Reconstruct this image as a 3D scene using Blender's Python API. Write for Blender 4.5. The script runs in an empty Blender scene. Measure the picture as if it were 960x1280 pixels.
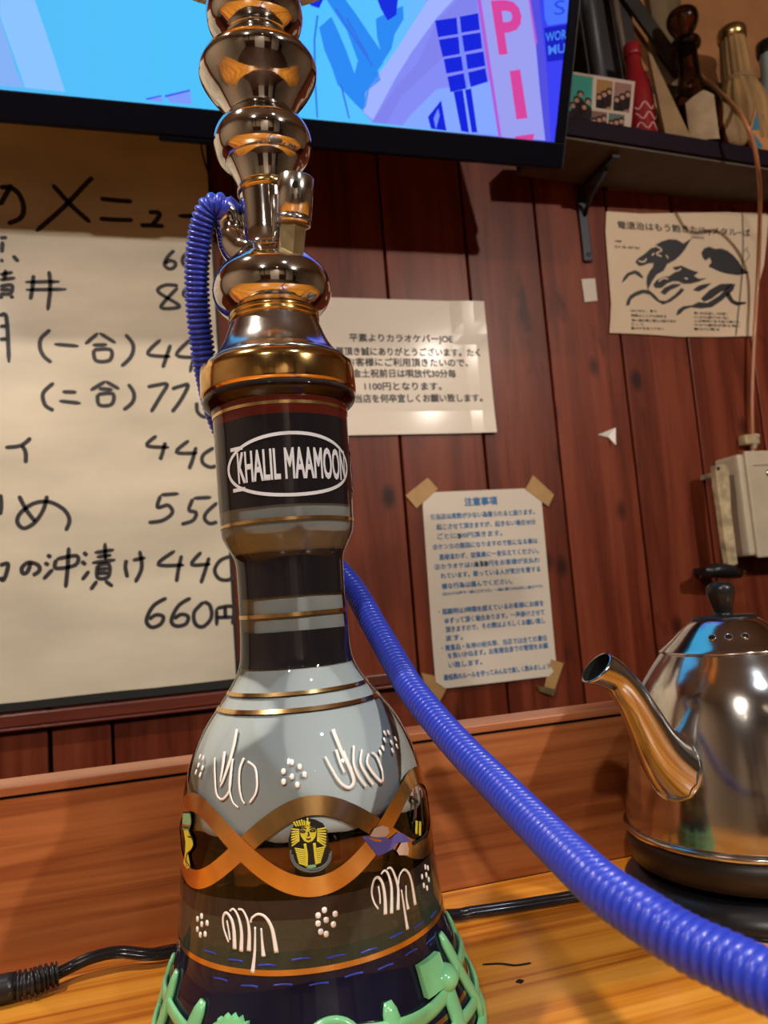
import bpy, bmesh, math, random
from mathutils import Vector, Matrix
random.seed(7)
sc = bpy.context.scene
R = math.radians
PI = math.pi
# ---------------------------------------------------------------- camera, world, lights, exposure
sc.view_settings.view_transform = 'Standard'
sc.view_settings.look = 'None'
sc.view_settings.gamma = 1.0
sc.view_settings.exposure = 0.0
sc.view_settings.use_curve_mapping = False
YAW, PITCH, ROLL = R(16.0), R(6.1), R(4.5)
cam_data = bpy.data.cameras.new('camera')
camera = bpy.data.objects.new('camera', cam_data)
sc.collection.objects.link(camera)
_f = Vector((math.sin(YAW)*math.cos(PITCH), math.cos(YAW)*math.cos(PITCH), math.sin(PITCH)))
_r = Vector((math.cos(YAW), -math.sin(YAW), 0))
_u = _r.cross(_f)
_x = _r*math.cos(ROLL) - _u*math.sin(ROLL)
_y = _r*math.sin(ROLL) + _u*math.cos(ROLL)
camera.matrix_world = Matrix(((_x.x, _y.x, -_f.x, 0), (_x.y, _y.y, -_f.y, 0), (_x.z, _y.z, -_f.z, .206), (0, 0, 0, 1)))
cam_data.sensor_fit = 'VERTICAL'
cam_data.sensor_height = 24.0
cam_data.sensor_width = 18.0
cam_data.lens = 961.0*24.0/1280.0
cam_data.clip_start = .01
cam_data.dof.use_dof = True
cam_data.dof.focus_distance = .38
cam_data.dof.aperture_fstop = 11.0
sc.camera = camera
sc.cycles.max_bounces = 10
sc.cycles.transparent_max_bounces = 16
sc.cycles.caustics_reflective = False
sc.cycles.caustics_refractive = False
sc.cycles.sample_clamp_indirect = 4.0
world = bpy.data.worlds.new('world')
sc.world = world
world.use_nodes = True
world.node_tree.nodes['Background'].inputs[0].default_value = (.9, .62, .42, 1)
world.node_tree.nodes['Background'].inputs[1].default_value = .02

COL = sc.collection
CEIL = 1.62
# x, y, watts, colour of the ceiling lamps of the bar and an added fill
# x, y, watts, colour, spread, aim point (track spotlights) or None (recessed downlights)
LAMPS = [(1.48, -1.65, 13.5, (1, .88, .76), 110, (.35, 1.1, .4)), (-.60, .30, 19.0, (1, .86, .72), 170, None), (.50, -.70, 7.0, (.82, .92, 1), 95, None),
         (-.75, -1.35, 6.0, (1, .90, .80), 110, (.2, 1.0, .2)), (.2, -2.3, 10.0, (1, .82, .64), 100, None), (-1.1, -2.2, 6.0, (1, .82, .64), 100, None)]  # the aimed one here is a fill added to brighten the pipe's left

# ---------------------------------------------------------------- materials
def srgb(h):
    h = h.lstrip('#')
    c = [int(h[i:i+2], 16)/255 for i in (0, 2, 4)]
    return tuple((x/12.92 if x <= .04045 else ((x+.055)/1.055)**2.4) for x in c) + (1,)
def new_mat(name):
    m = bpy.data.materials.new(name); m.use_nodes = True
    return m, m.node_tree, m.node_tree.nodes['Principled BSDF']
def mat(name, col, rough=.5, metal=0, noise=0, scale=20, bump=0, bscale=200, coat=0, emit=None, estr=1, spec=.5, stretch=(1, 1, 1), trans=0, ior=1.45, sss=0):
    m, nt, p = new_mat(name)
    if isinstance(col, str): col = srgb(col)
    N, L = nt.nodes, nt.links
    p.inputs['Roughness'].default_value = rough
    p.inputs['Metallic'].default_value = metal
    p.inputs['Specular IOR Level'].default_value = spec
    p.inputs['Coat Weight'].default_value = coat
    p.inputs['Coat Roughness'].default_value = .12
    p.inputs['Transmission Weight'].default_value = trans
    p.inputs['IOR'].default_value = ior
    if sss:
        p.inputs['Subsurface Weight'].default_value = sss
        p.inputs['Subsurface Radius'].default_value = (.004, .004, .004)
    tc = N.new('ShaderNodeTexCoord'); mp = N.new('ShaderNodeMapping'); L.new(tc.outputs['Object'], mp.inputs[0])
    mp.inputs['Scale'].default_value = stretch
    nz = N.new('ShaderNodeTexNoise'); nz.inputs['Scale'].default_value = scale; nz.inputs['Detail'].default_value = 6
    L.new(mp.outputs[0], nz.inputs[0])
    rp = N.new('ShaderNodeValToRGB')
    lo = tuple(max(0, c*(1-noise)) for c in col[:3]) + (1,); hi = tuple(min(1, c*(1+noise*.7)) for c in col[:3]) + (1,)
    rp.color_ramp.elements[0].color = lo; rp.color_ramp.elements[1].color = hi
    rp.color_ramp.elements[0].position = .3; rp.color_ramp.elements[1].position = .7
    L.new(nz.outputs['Fac'], rp.inputs[0]); L.new(rp.outputs[0], p.inputs['Base Color'])
    if bump:
        n2 = N.new('ShaderNodeTexNoise'); n2.inputs['Scale'].default_value = bscale; n2.inputs['Detail'].default_value = 4
        L.new(mp.outputs[0], n2.inputs[0])
        b = N.new('ShaderNodeBump'); b.inputs['Strength'].default_value = bump; b.inputs['Distance'].default_value = .001
        L.new(n2.outputs['Fac'], b.inputs['Height']); L.new(b.outputs[0], p.inputs['Normal'])
    if emit:
        p.inputs['Emission Color'].default_value = srgb(emit) if isinstance(emit, str) else emit
        p.inputs['Emission Strength'].default_value = estr
    return m
def wood(name, dark, mid, light, axis='Z', rough=.4, grain=1.0, coat=.3, knots=.0, rings=14.0, per=True, contrast=1.0, bump=.15, stretch=.07, dots=0, spec=.5):
    """streaky wood: noise stretched along the grain, growth rings, optional knots"""
    m, nt, p = new_mat(name)
    N, L = nt.nodes, nt.links
    tc = N.new('ShaderNodeTexCoord')
    oi = N.new('ShaderNodeObjectInfo')
    ofs = N.new('ShaderNodeVectorMath'); ofs.operation = 'MULTIPLY'; ofs.inputs[1].default_value = (7.3, 5.1, 3.7)
    cm = N.new('ShaderNodeCombineXYZ')
    for i in range(3): L.new(oi.outputs['Random'], cm.inputs[i])
    L.new(cm.outputs[0], ofs.inputs[0])
    ad = N.new('ShaderNodeVectorMath'); ad.operation = 'ADD'
    L.new(tc.outputs['Object'], ad.inputs[0])
    if per: L.new(ofs.outputs[0], ad.inputs[1])
    mp = N.new('ShaderNodeMapping')
    s = {'X': (stretch, 1, 1), 'Y': (1, stretch, 1), 'Z': (1, 1, stretch)}[axis]
    mp.inputs['Scale'].default_value = s
    L.new(ad.outputs[0], mp.inputs[0])
    wv = N.new('ShaderNodeTexNoise'); wv.inputs['Scale'].default_value = rings; wv.inputs['Detail'].default_value = 3; wv.inputs['Distortion'].default_value = .6
    L.new(mp.outputs[0], wv.inputs[0])
    mul = N.new('ShaderNodeMath'); mul.operation = 'MULTIPLY'; mul.inputs[1].default_value = 7.0
    L.new(wv.outputs['Fac'], mul.inputs[0])
    fr = N.new('ShaderNodeMath'); fr.operation = 'PINGPONG'; fr.inputs[1].default_value = 1.0
    L.new(mul.outputs[0], fr.inputs[0])
    fine = N.new('ShaderNodeTexNoise'); fine.inputs['Scale'].default_value = 240*grain; fine.inputs['Detail'].default_value = 5
    L.new(mp.outputs[0], fine.inputs[0])
    mix = N.new('ShaderNodeMath'); mix.operation = 'MULTIPLY_ADD'; mix.inputs[1].default_value = .55; 
    L.new(fr.outputs[0], mix.inputs[0])
    f2 = N.new('ShaderNodeMath'); f2.operation = 'MULTIPLY'; f2.inputs[1].default_value = .5
    L.new(fine.outputs['Fac'], f2.inputs[0]); L.new(f2.outputs[0], mix.inputs[2])
    rp = N.new('ShaderNodeValToRGB')
    rp.color_ramp.elements[0].position = .2; rp.color_ramp.elements[0].color = srgb(dark)
    rp.color_ramp.elements[1].position = .85; rp.color_ramp.elements[1].color = srgb(light)
    e = rp.color_ramp.elements.new(.52); e.color = srgb(mid)
    L.new(mix.outputs[0], rp.inputs[0])
    out = rp.outputs[0]
    if knots:
        mk = N.new('ShaderNodeMapping'); mk.inputs['Scale'].default_value = {'X': (.5, 1, 1), 'Y': (1, .5, 1), 'Z': (1, 1, .45)}[axis]
        L.new(ad.outputs[0], mk.inputs[0])
        vo = N.new('ShaderNodeTexNoise'); vo.inputs['Scale'].default_value = 11; vo.inputs['Detail'].default_value = 5; vo.inputs['Roughness'].default_value = .65
        L.new(mk.outputs[0], vo.inputs[0])
        kr = N.new('ShaderNodeValToRGB'); kr.color_ramp.elements[0].position = .60; kr.color_ramp.elements[0].color = (0, 0, 0, 1)
        kr.color_ramp.elements[1].position = .72; kr.color_ramp.elements[1].color = (1, 1, 1, 1)
        L.new(vo.outputs['Fac'], kr.inputs[0])
        km = N.new('ShaderNodeMath'); km.operation = 'MULTIPLY'; km.inputs[1].default_value = knots
        L.new(kr.outputs[0], km.inputs[0])
        mx = N.new('ShaderNodeMix'); mx.data_type = 'RGBA'
        L.new(km.outputs[0], mx.inputs['Factor']); L.new(out, mx.inputs['A']); mx.inputs['B'].default_value = srgb(dark)[:3] + (1,)
        dk = tuple(c*.35 for c in srgb(dark)[:3]) + (1,); mx.inputs['B'].default_value = dk
        out = mx.outputs['Result']
    if dots:
        md = N.new('ShaderNodeMapping'); md.inputs['Scale'].default_value = (1, 1, .6); L.new(ad.outputs[0], md.inputs[0])
        vd = N.new('ShaderNodeTexVoronoi'); vd.inputs['Scale'].default_value = dots; L.new(md.outputs[0], vd.inputs[0])
        rd_ = N.new('ShaderNodeValToRGB'); rd_.color_ramp.elements[0].position = .05; rd_.color_ramp.elements[0].color = (1, 1, 1, 1)
        rd_.color_ramp.elements[1].position = .14; rd_.color_ramp.elements[1].color = (0, 0, 0, 1); L.new(vd.outputs['Distance'], rd_.inputs[0])
        m3 = N.new('ShaderNodeMix'); m3.data_type = 'RGBA'; L.new(rd_.outputs[0], m3.inputs['Factor']); L.new(out, m3.inputs['A'])
        m3.inputs['B'].default_value = tuple(c*.25 for c in srgb(dark)[:3]) + (1,); out = m3.outputs['Result']
    hv = N.new('ShaderNodeHueSaturation')
    L.new(out, hv.inputs['Color'])
    vr = N.new('ShaderNodeMapRange'); vr.inputs['To Min'].default_value = .82; vr.inputs['To Max'].default_value = 1.18
    if per: L.new(oi.outputs['Random'], vr.inputs[0]); L.new(vr.outputs[0], hv.inputs['Value'])
    L.new(hv.outputs[0], p.inputs['Base Color'])
    p.inputs['Roughness'].default_value = rough; p.inputs['Specular IOR Level'].default_value = spec
    p.inputs['Coat Weight'].default_value = coat; p.inputs['Coat Roughness'].default_value = .18
    b = N.new('ShaderNodeBump'); b.inputs['Strength'].default_value = bump; b.inputs['Distance'].default_value = .0006
    L.new(mix.outputs[0], b.inputs['Height']); L.new(b.outputs[0], p.inputs['Normal'])
    return m

M = {}
M['chrome'] = mat('polished_chrome', (.72, .70, .68, 1), rough=.07, metal=1, noise=.10, scale=60, bump=.02, bscale=300)
M['chrome_lo'] = mat('scuffed_chrome', (.66, .65, .64, 1), rough=.16, metal=1, noise=.18, scale=90, bump=.05, bscale=500)
M['steel'] = mat('kettle_steel', (.62, .60, .585, 1), rough=.14, metal=1, noise=.10, scale=30, bump=.03, bscale=260)
M['brass'] = mat('brass', (.78, .55, .22, 1), rough=.16, metal=1, noise=.25, scale=120)
M['dull_brass'] = mat('dull_brass', (.45, .35, .19, 1), rough=.38, metal=1, noise=.3, scale=90)
M['gilt'] = mat('gilt_paint', (.95, .62, .28, 1), rough=.19, metal=1, noise=.22, scale=45, bump=.05, bscale=120)
M['collar'] = mat('gilt_collar', (.82, .52, .20, 1), rough=.12, metal=1, noise=.3, scale=60, bump=.08, bscale=150)
M['blue'] = mat('blue_hose_plastic', (.030, .060, .56, 1), rough=.30, noise=.05, scale=8, coat=.2)
M['rubber'] = mat('green_silicone', (.20, .56, .28, 1), rough=.24, noise=.25, scale=35, sss=.5, coat=.4)
M['black_plastic'] = mat('black_plastic', (.012, .012, .014, 1), rough=.32, bump=.06, bscale=900)
M['black_matte'] = mat('black_matte', (.010, .010, .010, 1), rough=.55)
M['black_gloss'] = mat('black_gloss', (.008, .008, .010, 1), rough=.15)
M['hole'] = mat('dark_hole', (.002, .002, .002, 1), rough=.9)
M['enamel'] = mat('white_enamel', (.90, .90, .88, 1), rough=.25, noise=.03, coat=.3)
M['logo'] = mat('pale_blue_print', (.62, .68, .76, 1), rough=.35, noise=.04)
M['paper'] = mat('laminated_paper', (.66, .59, .50, 1), rough=.45, noise=.03, scale=6, coat=.06)
M['poster'] = mat('poster_paper', (.70, .56, .40, 1), rough=.6, noise=.06, scale=8)
M['menu'] = mat('stained_menu_paper', (.62, .56, .44, 1), rough=.42, noise=.22, scale=7, stretch=(.6, 1, 1.6), coat=.1)
M['ink'] = mat('black_marker_ink', (.018, .016, .020, 1), rough=.5)
M['print'] = mat('black_print', (.02, .02, .025, 1), rough=.5)
M['blue_print'] = mat('blue_print', (.025, .16, .40, 1), rough=.5)
M['kraft'] = mat('kraft_tape', (.42, .25, .09, 1), rough=.5, noise=.12, scale=60)
M['white'] = mat('white_scrap', (.62, .56, .50, 1), rough=.6, noise=.05)
M['plank'] = wood('stained_cedar_plank', '#561f0d', '#6c2e1a', '#7b3a24', axis='Z', rough=.42, knots=.85, coat=.07, rings=13, dots=9, grain=.8, spec=.22)
M['rail'] = wood('dark_red_rail', '#3a130a', '#5c2315', '#6f2f1e', axis='X', rough=.4, coat=.15)
M['ledge'] = wood('ledge_veneer', '#80401d', '#9d5a2e', '#ac683a', axis='X', rough=.42, coat=.15, grain=1.2, rings=60, per=False, stretch=.035)
M['ledge_cap'] = wood('ledge_edging', '#8a4c2c', '#a2603c', '#b06e48', axis='X', rough=.35, coat=.2, per=False)
M['table'] = wood('varnished_pine', '#9c4f12', '#d08528', '#e49d3c', axis='X', rough=.26, coat=.6, rings=26, per=False, grain=1.2, stretch=.035)
M['gap'] = mat('black_gap', (.010, .006, .004, 1), rough=.9)
M['tv_black'] = mat('tv_black', (.0025, .0025, .007, 1), rough=.45, spec=.06)
M['shelf'] = mat('dark_shelf', (.010, .004, .012, 1), rough=.6, noise=.2, spec=.15)
M['switchbox'] = mat('aged_cream_plastic', (.55, .48, .36, 1), rough=.4, noise=.10, scale=25)
M['aged'] = mat('aged_grubby_cream', (.50, .40, .24, 1), rough=.6, noise=.55, scale=45)
M['copper'] = mat('copper_cable', (.40, .16, .07, 1), rough=.35, noise=.1, coat=.2)
M['grey_metal'] = mat('grey_metal', (.05, .05, .06, 1), rough=.4, metal=.7)
M['plaster'] = mat('orange_plaster', (.34, .15, .055, 1), rough=.85, noise=.22, scale=9, bump=.3, bscale=60)
M['beige_wood'] = wood('beige_board', '#46361f', '#5c4a30', '#6c583a', axis='Z', rough=.6, coat=0)
M['dark_wood'] = wood('dark_board', '#0c0604', '#160c08', '#1e110c', axis='X', rough=.5, coat=.1)
M['cream_wall'] = mat('cream_wallpaper', (.42, .34, .24, 1), rough=.8, noise=.06, scale=4)
M['ceiling'] = mat('ceiling_board', (.40, .33, .24, 1), rough=.8, noise=.05, scale=3)
M['floor'] = wood('floor_boards', '#2b1a10', '#3f2616', '#4e321e', axis='Y', rough=.5)
M['post'] = wood('brown_post', '#2d160c', '#442313', '#57301b', axis='Z', rough=.5)
M['red_glass'] = mat('red_bottle', (.22, .008, .014, 1), rough=.25, coat=.5, noise=.1)
M['straw'] = mat('straw_wrap', (.30, .18, .07, 1), rough=.8, noise=.5, scale=60, stretch=(1, 1, .12), bump=.5, bscale=200)
M['brown_paper'] = mat('brown_paper', (.27, .17, .08, 1), rough=.7, noise=.25, scale=20)
M['label'] = mat('old_paper_label', (.36, .26, .16, 1), rough=.7, noise=.25, scale=35)
M['gold_cap'] = mat('gold_cap', (.50, .38, .17, 1), rough=.25, metal=1, noise=.2)
M['decal_black'] = mat('decal_black', (.012, .012, .010, 1), rough=.35)
M['decal_yellow'] = mat('decal_yellow', (.62, .56, .05, 1), rough=.35)
M['decal_green'] = mat('decal_green', (.20, .42, .20, 1), rough=.35)
M['decal_red'] = mat('decal_red', (.42, .07, .05, 1), rough=.35)
M['decal_blue'] = mat('decal_blue', (.10, .10, .42, 1), rough=.3)
M['decal_grey'] = mat('decal_grey', (.10, .13, .13, 1), rough=.35)
M['decal_pale'] = mat('decal_pale', (.55, .42, .36, 1), rough=.3)
M['smoke'] = mat('white_smoke', (.60, .68, .70, 1), rough=.75, noise=.10, scale=16, spec=.1)
M['lamp_on'] = mat('lamp_lens', (.9, .8, .7, 1), rough=.5, emit=(1, .80, .58, 1), estr=25)

def glass_mat():
    """vase glass: hand-painted bands by height (opaque), clear or tinted glass in between, refraction painted in as tints low down"""
    m = bpy.data.materials.new('painted_vase_glass'); m.use_nodes = True
    nt = m.node_tree; N, L = nt.nodes, nt.links
    for n in list(N): N.remove(n)
    out = N.new('ShaderNodeOutputMaterial')
    tc = N.new('ShaderNodeTexCoord'); sx = N.new('ShaderNodeSeparateXYZ'); L.new(tc.outputs['Object'], sx.inputs[0])
    mr = N.new('ShaderNodeMapRange'); mr.inputs['From Min'].default_value = 0; mr.inputs['From Max'].default_value = .33
    wob = N.new('ShaderNodeTexNoise'); wob.inputs['Scale'].default_value = 14; wob.inputs['Detail'].default_value = 2
    L.new(tc.outputs['Object'], wob.inputs[0])
    wm = N.new('ShaderNodeMath'); wm.operation = 'MULTIPLY_ADD'; wm.inputs[1].default_value = .0028
    L.new(wob.outputs['Fac'], wm.inputs[0]); L.new(sx.outputs['Z'], wm.inputs[2])
    L.new(wm.outputs[0], mr.inputs[0])
    def ramp(stops):
        r = N.new('ShaderNodeValToRGB'); r.color_ramp.interpolation = 'CONSTANT'
        els = r.color_ramp.elements
        els[0].position = 0; els[0].color = stops[0][1]
        els[1].position = (stops[1][0]+.0014)/.33; els[1].color = stops[1][1]
        for z, c in stops[2:]:
            e = els.new((z+.0014)/.33); e.color = c
        L.new(mr.outputs[0], r.inputs[0]); return r
    K = (.012, .011, .014, 1)
    # colour of the paint / tint of the glass; low dark and green tints imitate refraction
    colr = ramp([(0, (.010, .010, .026, 1)), (.0545, (.30, .42, .30, 1)), (.0625, (.60, .60, .40, 1)), (.0735, (.12, .09, .08, 1)), (.0820, (.97, .90, .84, 1)), (.100, (.96, .97, .97, 1)),
                 (.1745, K), (.1915, (.75, .77, .78, 1)), (.2085, K), (.2305, (.66, .68, .68, 1)), (.2520, K), (.2960, (.085, .013, .009, 1)), (.310, (.75, .75, .75, 1))])
    # opacity of the paint and the refraction tints, by height
    opa = ramp([(0, (.93,)*3+(1,)), (.0545, (.10,)*3+(1,)), (.0625, (.08,)*3+(1,)), (.0735, (.22,)*3+(1,)), (.0820, (.0,)*3+(1,)), (.100, (.0,)*3+(1,)),
                (.1745, (1,)*3+(1,)), (.1915, (.0,)*3+(1,)), (.2085, (1,)*3+(1,)), (.2305, (.05,)*3+(1,)), (.2520, (1,)*3+(1,)), (.2960, (.90,)*3+(1,)), (.310, (.1,)*3+(1,))])
    tr = N.new('ShaderNodeBsdfTransparent'); L.new(colr.outputs[0], tr.inputs[0])
    di = N.new('ShaderNodeBsdfDiffuse'); L.new(colr.outputs[0], di.inputs[0])
    m1 = N.new('ShaderNodeMixShader'); L.new(opa.outputs[0], m1.inputs[0]); L.new(tr.outputs[0], m1.inputs[1]); L.new(di.outputs[0], m1.inputs[2])
    gl = N.new('ShaderNodeBsdfGlossy'); gl.inputs['Roughness'].default_value = .035; gl.inputs['Color'].default_value = (1, 1, 1, 1)
    bz = N.new('ShaderNodeTexNoise'); bz.inputs['Scale'].default_value = 38; bz.inputs['Detail'].default_value = 2; L.new(tc.outputs['Object'], bz.inputs[0])
    bp = N.new('ShaderNodeBump'); bp.inputs['Strength'].default_value = .18; bp.inputs['Distance'].default_value = .0012
    L.new(bz.outputs['Fac'], bp.inputs['Height']); L.new(bp.outputs[0], gl.inputs['Normal'])
    fz = N.new('ShaderNodeFresnel'); fz.inputs['IOR'].default_value = 1.42; L.new(bp.outputs[0], fz.inputs['Normal'])
    m2 = N.new('ShaderNodeMixShader'); L.new(fz.outputs[0], m2.inputs[0]); L.new(m1.outputs[0], m2.inputs[1]); L.new(gl.outputs[0], m2.inputs[2])
    L.new(m2.outputs[0], out.inputs[0])
    return m
def thin_glass(name, tint, ior=1.45, rough=.04):
    m = bpy.data.materials.new(name); m.use_nodes = True
    nt = m.node_tree; N, L = nt.nodes, nt.links
    for n in list(N): N.remove(n)
    out = N.new('ShaderNodeOutputMaterial'); tr = N.new('ShaderNodeBsdfTransparent'); tr.inputs[0].default_value = tint
    nz = N.new('ShaderNodeTexNoise'); nz.inputs['Scale'].default_value = 30
    bp = N.new('ShaderNodeBump'); bp.inputs['Strength'].default_value = .1; bp.inputs['Distance'].default_value = .001; L.new(nz.outputs['Fac'], bp.inputs['Height'])
    gl = N.new('ShaderNodeBsdfGlossy'); gl.inputs['Roughness'].default_value = rough; L.new(bp.outputs[0], gl.inputs['Normal'])
    fz = N.new('ShaderNodeFresnel'); fz.inputs['IOR'].default_value = ior
    mx = N.new('ShaderNodeMixShader'); L.new(fz.outputs[0], mx.inputs[0]); L.new(tr.outputs[0], mx.inputs[1]); L.new(gl.outputs[0], mx.inputs[2])
    L.new(mx.outputs[0], out.inputs[0]); return m
def water_mat():
    m = bpy.data.materials.new('water'); m.use_nodes = True
    nt = m.node_tree; N, L = nt.nodes, nt.links
    for n in list(N): N.remove(n)
    out = N.new('ShaderNodeOutputMaterial')
    g = N.new('ShaderNodeBsdfRefraction'); g.inputs['IOR'].default_value = 1.33; g.inputs['Roughness'].default_value = .02; g.inputs['Color'].default_value = (.93, .88, .84, 1)
    nz = N.new('ShaderNodeTexNoise'); nz.inputs['Scale'].default_value = 25
    bp = N.new('ShaderNodeBump'); bp.inputs['Strength'].default_value = .10; bp.inputs['Distance'].default_value = .001; L.new(nz.outputs['Fac'], bp.inputs['Height'])
    L.new(bp.outputs[0], g.inputs['Normal']); L.new(g.outputs[0], out.inputs[0]); return m
M['vase'] = glass_mat()
M['water'] = water_mat()
M['brown_glass'] = thin_glass('brown_glass', (.42, .25, .19, 1))

# ---------------------------------------------------------------- mesh helpers
def link(name, me, m, parent=None, loc=None, smooth=False):
    o = bpy.data.objects.new(name, me); COL.objects.link(o)
    if m is not None:
        for x in (m if isinstance(m, (list, tuple)) else [m]): me.materials.append(x)
    if smooth: me.shade_smooth()
    if parent: o.parent = parent
    if loc: o.location = loc
    return o
def pydata(name, v, f, m, parent=None, smooth=False, loc=None):
    me = bpy.data.meshes.new(name); me.from_pydata([tuple(p) for p in v], [], f); me.update()
    return link(name, me, m, parent, loc, smooth)
def tag(o, label, cat=None, group=None, kind=None):
    if label: o['label'] = label
    if cat: o['category'] = cat
    if group: o['group'] = group
    if kind: o['kind'] = kind
    return o
def empty(name, loc, label, cat, group=None, rz=0):
    o = bpy.data.objects.new(name, None); COL.objects.link(o); o.location = loc; o.rotation_euler.z = rz; o.empty_display_size = .02
    return tag(o, label, cat, group)
def box(name, x0, x1, y0, y1, z0, z1, m, parent=None, bev=0, loc=None):
    bm = bmesh.new(); bmesh.ops.create_cube(bm, size=1)
    for v in bm.verts:
        v.co = Vector((x0+(v.co.x+.5)*(x1-x0), y0+(v.co.y+.5)*(y1-y0), z0+(v.co.z+.5)*(z1-z0)))
    if bev: bmesh.ops.bevel(bm, geom=bm.edges[:], offset=bev, segments=2, affect='EDGES', profile=.6)
    me = bpy.data.meshes.new(name); bm.to_mesh(me); bm.free()
    return link(name, me, m, parent, loc)
def catmull(pts, n=6, closed=False):
    pts = [Vector(p) for p in pts]; out = []
    N_ = len(pts)
    if N_ < 3 and not closed:
        return [pts[0].lerp(pts[1], i/n) for i in range(n+1)]
    rng = range(N_) if closed else range(N_-1)
    for i in rng:
        if closed: a, b, c, d = pts[i-1], pts[i], pts[(i+1) % N_], pts[(i+2) % N_]
        else: a, b, c, d = pts[max(i-1, 0)], pts[i], pts[i+1], pts[min(i+2, N_-1)]
        for k in range(n):
            t = k/n
            out.append(.5*((2*b)+(c-a)*t+(2*a-5*b+4*c-d)*t*t+(3*b-a-3*c+d)*t**3))
    if not closed: out.append(pts[-1])
    return out
def lathe(name, prof, m, parent=None, seg=72, smooth_n=3, closed=False, rfun=None, cap0=True, cap1=True):
    """prof = [(z, r)]; smoothed with a Catmull curve; closed ends"""
    if smooth_n > 1:
        pr = catmull([(z, r, 0) for z, r in prof], smooth_n)
        pr = [(p[0], max(p[1], .0002)) for p in pr]
    else: pr = prof
    v, f = [], []
    for z, r in pr:
        for k in range(seg):
            a = 2*PI*k/seg
            rr = r*(rfun(a, z) if rfun else 1)
            v.append((rr*math.cos(a), rr*math.sin(a), z))
    n = len(pr)
    for i in range(n-1):
        for k in range(seg):
            k2 = (k+1) % seg
            f.append((i*seg+k, i*seg+k2, (i+1)*seg+k2, (i+1)*seg+k))
    if pr[0][0] > pr[-1][0]: f = [tuple(reversed(q)) for q in f]
    up = pr[-1][0] >= pr[0][0]
    if cap0: f.append(tuple(range(seg))[::-1] if up else tuple(range(seg)))
    if cap1: f.append(tuple((n-1)*seg+k for k in range(seg)) if up else tuple((n-1)*seg+k for k in range(seg))[::-1])
    me = bpy.data.meshes.new(name); me.from_pydata(v, [], f); me.update()
    for p in me.polygons: p.use_smooth = len(p.vertices) == 4
    return link(name, me, m, parent)
def tube_data(path, rad, seg=10, flat=1.0, up=None):
    path = [Vector(p) for p in path]; v, f = [], []
    n = len(path)
    T = []
    for i in range(n):
        t = path[min(i+1, n-1)]-path[max(i-1, 0)]
        T.append(t.normalized() if t.length > 1e-9 else Vector((0, 0, 1)))
    a = up or Vector((0, 0, 1))
    if abs(T[0].dot(a)) > .95: a = Vector((1, 0, 0))
    nx = (a - T[0]*a.dot(T[0])).normalized()
    for i in range(n):
        if up: nx = (up - T[i]*up.dot(T[i]))
        else: nx = nx - T[i]*nx.dot(T[i])
        nx.normalize(); by = T[i].cross(nx)
        r = rad[i] if isinstance(rad, (list, tuple)) else rad
        for k in range(seg):
            q = 2*PI*k/seg
            v.append(path[i] + nx*(math.cos(q)*r*flat) + by*(math.sin(q)*r))
    for i in range(n-1):
        for k in range(seg):
            k2 = (k+1) % seg
            f.append((i*seg+k, i*seg+k2, (i+1)*seg+k2, (i+1)*seg+k))
    f.append(tuple(range(seg))[::-1]); f.append(tuple((n-1)*seg+k for k in range(seg)))
    return v, f
def tube(name, path, rad, m, parent=None, seg=12, flat=1.0, up=None):
    v, f = tube_data(path, rad, seg, flat, up)
    o = pydata(name, v, f, m, parent)
    for p in o.data.polygons: p.use_smooth = len(p.vertices) == 4
    return o
def merge(parts):
    V_, F_ = [], []
    for v, f in parts:
        b = len(V_); V_ += [tuple(p) for p in v]; F_ += [tuple(i+b for i in q) for q in f]
    return V_, F_
def ribbon2d(pts, w, n=5):
    """flat pen stroke in a 2D plane: returns 2D verts + faces"""
    p = catmull([(x, z, 0) for x, z in pts], n); V_, F_ = [], []
    m_ = len(p)
    for i in range(m_):
        t = p[min(i+1, m_-1)]-p[max(i-1, 0)]
        if t.length < 1e-9: t = Vector((1, 0, 0))
        t.normalize(); nn = Vector((-t.y, t.x, 0))
        ww = w*(.5 if i in (0, m_-1) else 1)*.5
        V_ += [p[i]+nn*ww, p[i]-nn*ww]
        if i: F_.append((2*i-2, 2*i-1, 2*i+1, 2*i))
    return V_, F_
def text_mesh(s, size, bold=0.0, align='LEFT', spacing=1.0):
    """lettering as a flat mesh; returns (verts2d, faces, width)"""
    cu = bpy.data.curves.new('lettering', 'FONT'); cu.body = s; cu.size = size; cu.offset = bold; cu.align_x = align
    cu.resolution_u = 3; cu.space_character = spacing
    o = bpy.data.objects.new('lettering', cu); COL.objects.link(o)
    dg = bpy.context.evaluated_depsgraph_get(); dg.update()
    me = bpy.data.meshes.new_from_object(o.evaluated_get(dg))
    V_ = [Vector((v.co.x, v.co.y, 0)) for v in me.vertices]; F_ = [tuple(p.vertices) for p in me.polygons]
    bpy.data.objects.remove(o); bpy.data.curves.remove(cu); bpy.data.meshes.remove(me)
    return V_, F_
def fit_text(s, x0, x1, y, h, bold=0.0):
    """lettering stretched between x0 and x1 on base line y; bold = stroke thickening in metres"""
    V_, F_ = text_mesh(s, h, 0)
    if not V_: return [], []
    a = min(v.x for v in V_); b = max(v.x for v in V_)
    base = [Vector((x0+(v.x-a)/(b-a)*(x1-x0), y+v.y, 0)) for v in V_]
    if not bold: return base, F_
    return merge([([v+Vector((dx*bold, dz*bold, k*3e-5)) for v in base], F_) for k, (dx, dz) in enumerate(((-1, -1), (1, -1), (1, 1), (-1, 1), (0, 0)))])
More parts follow.
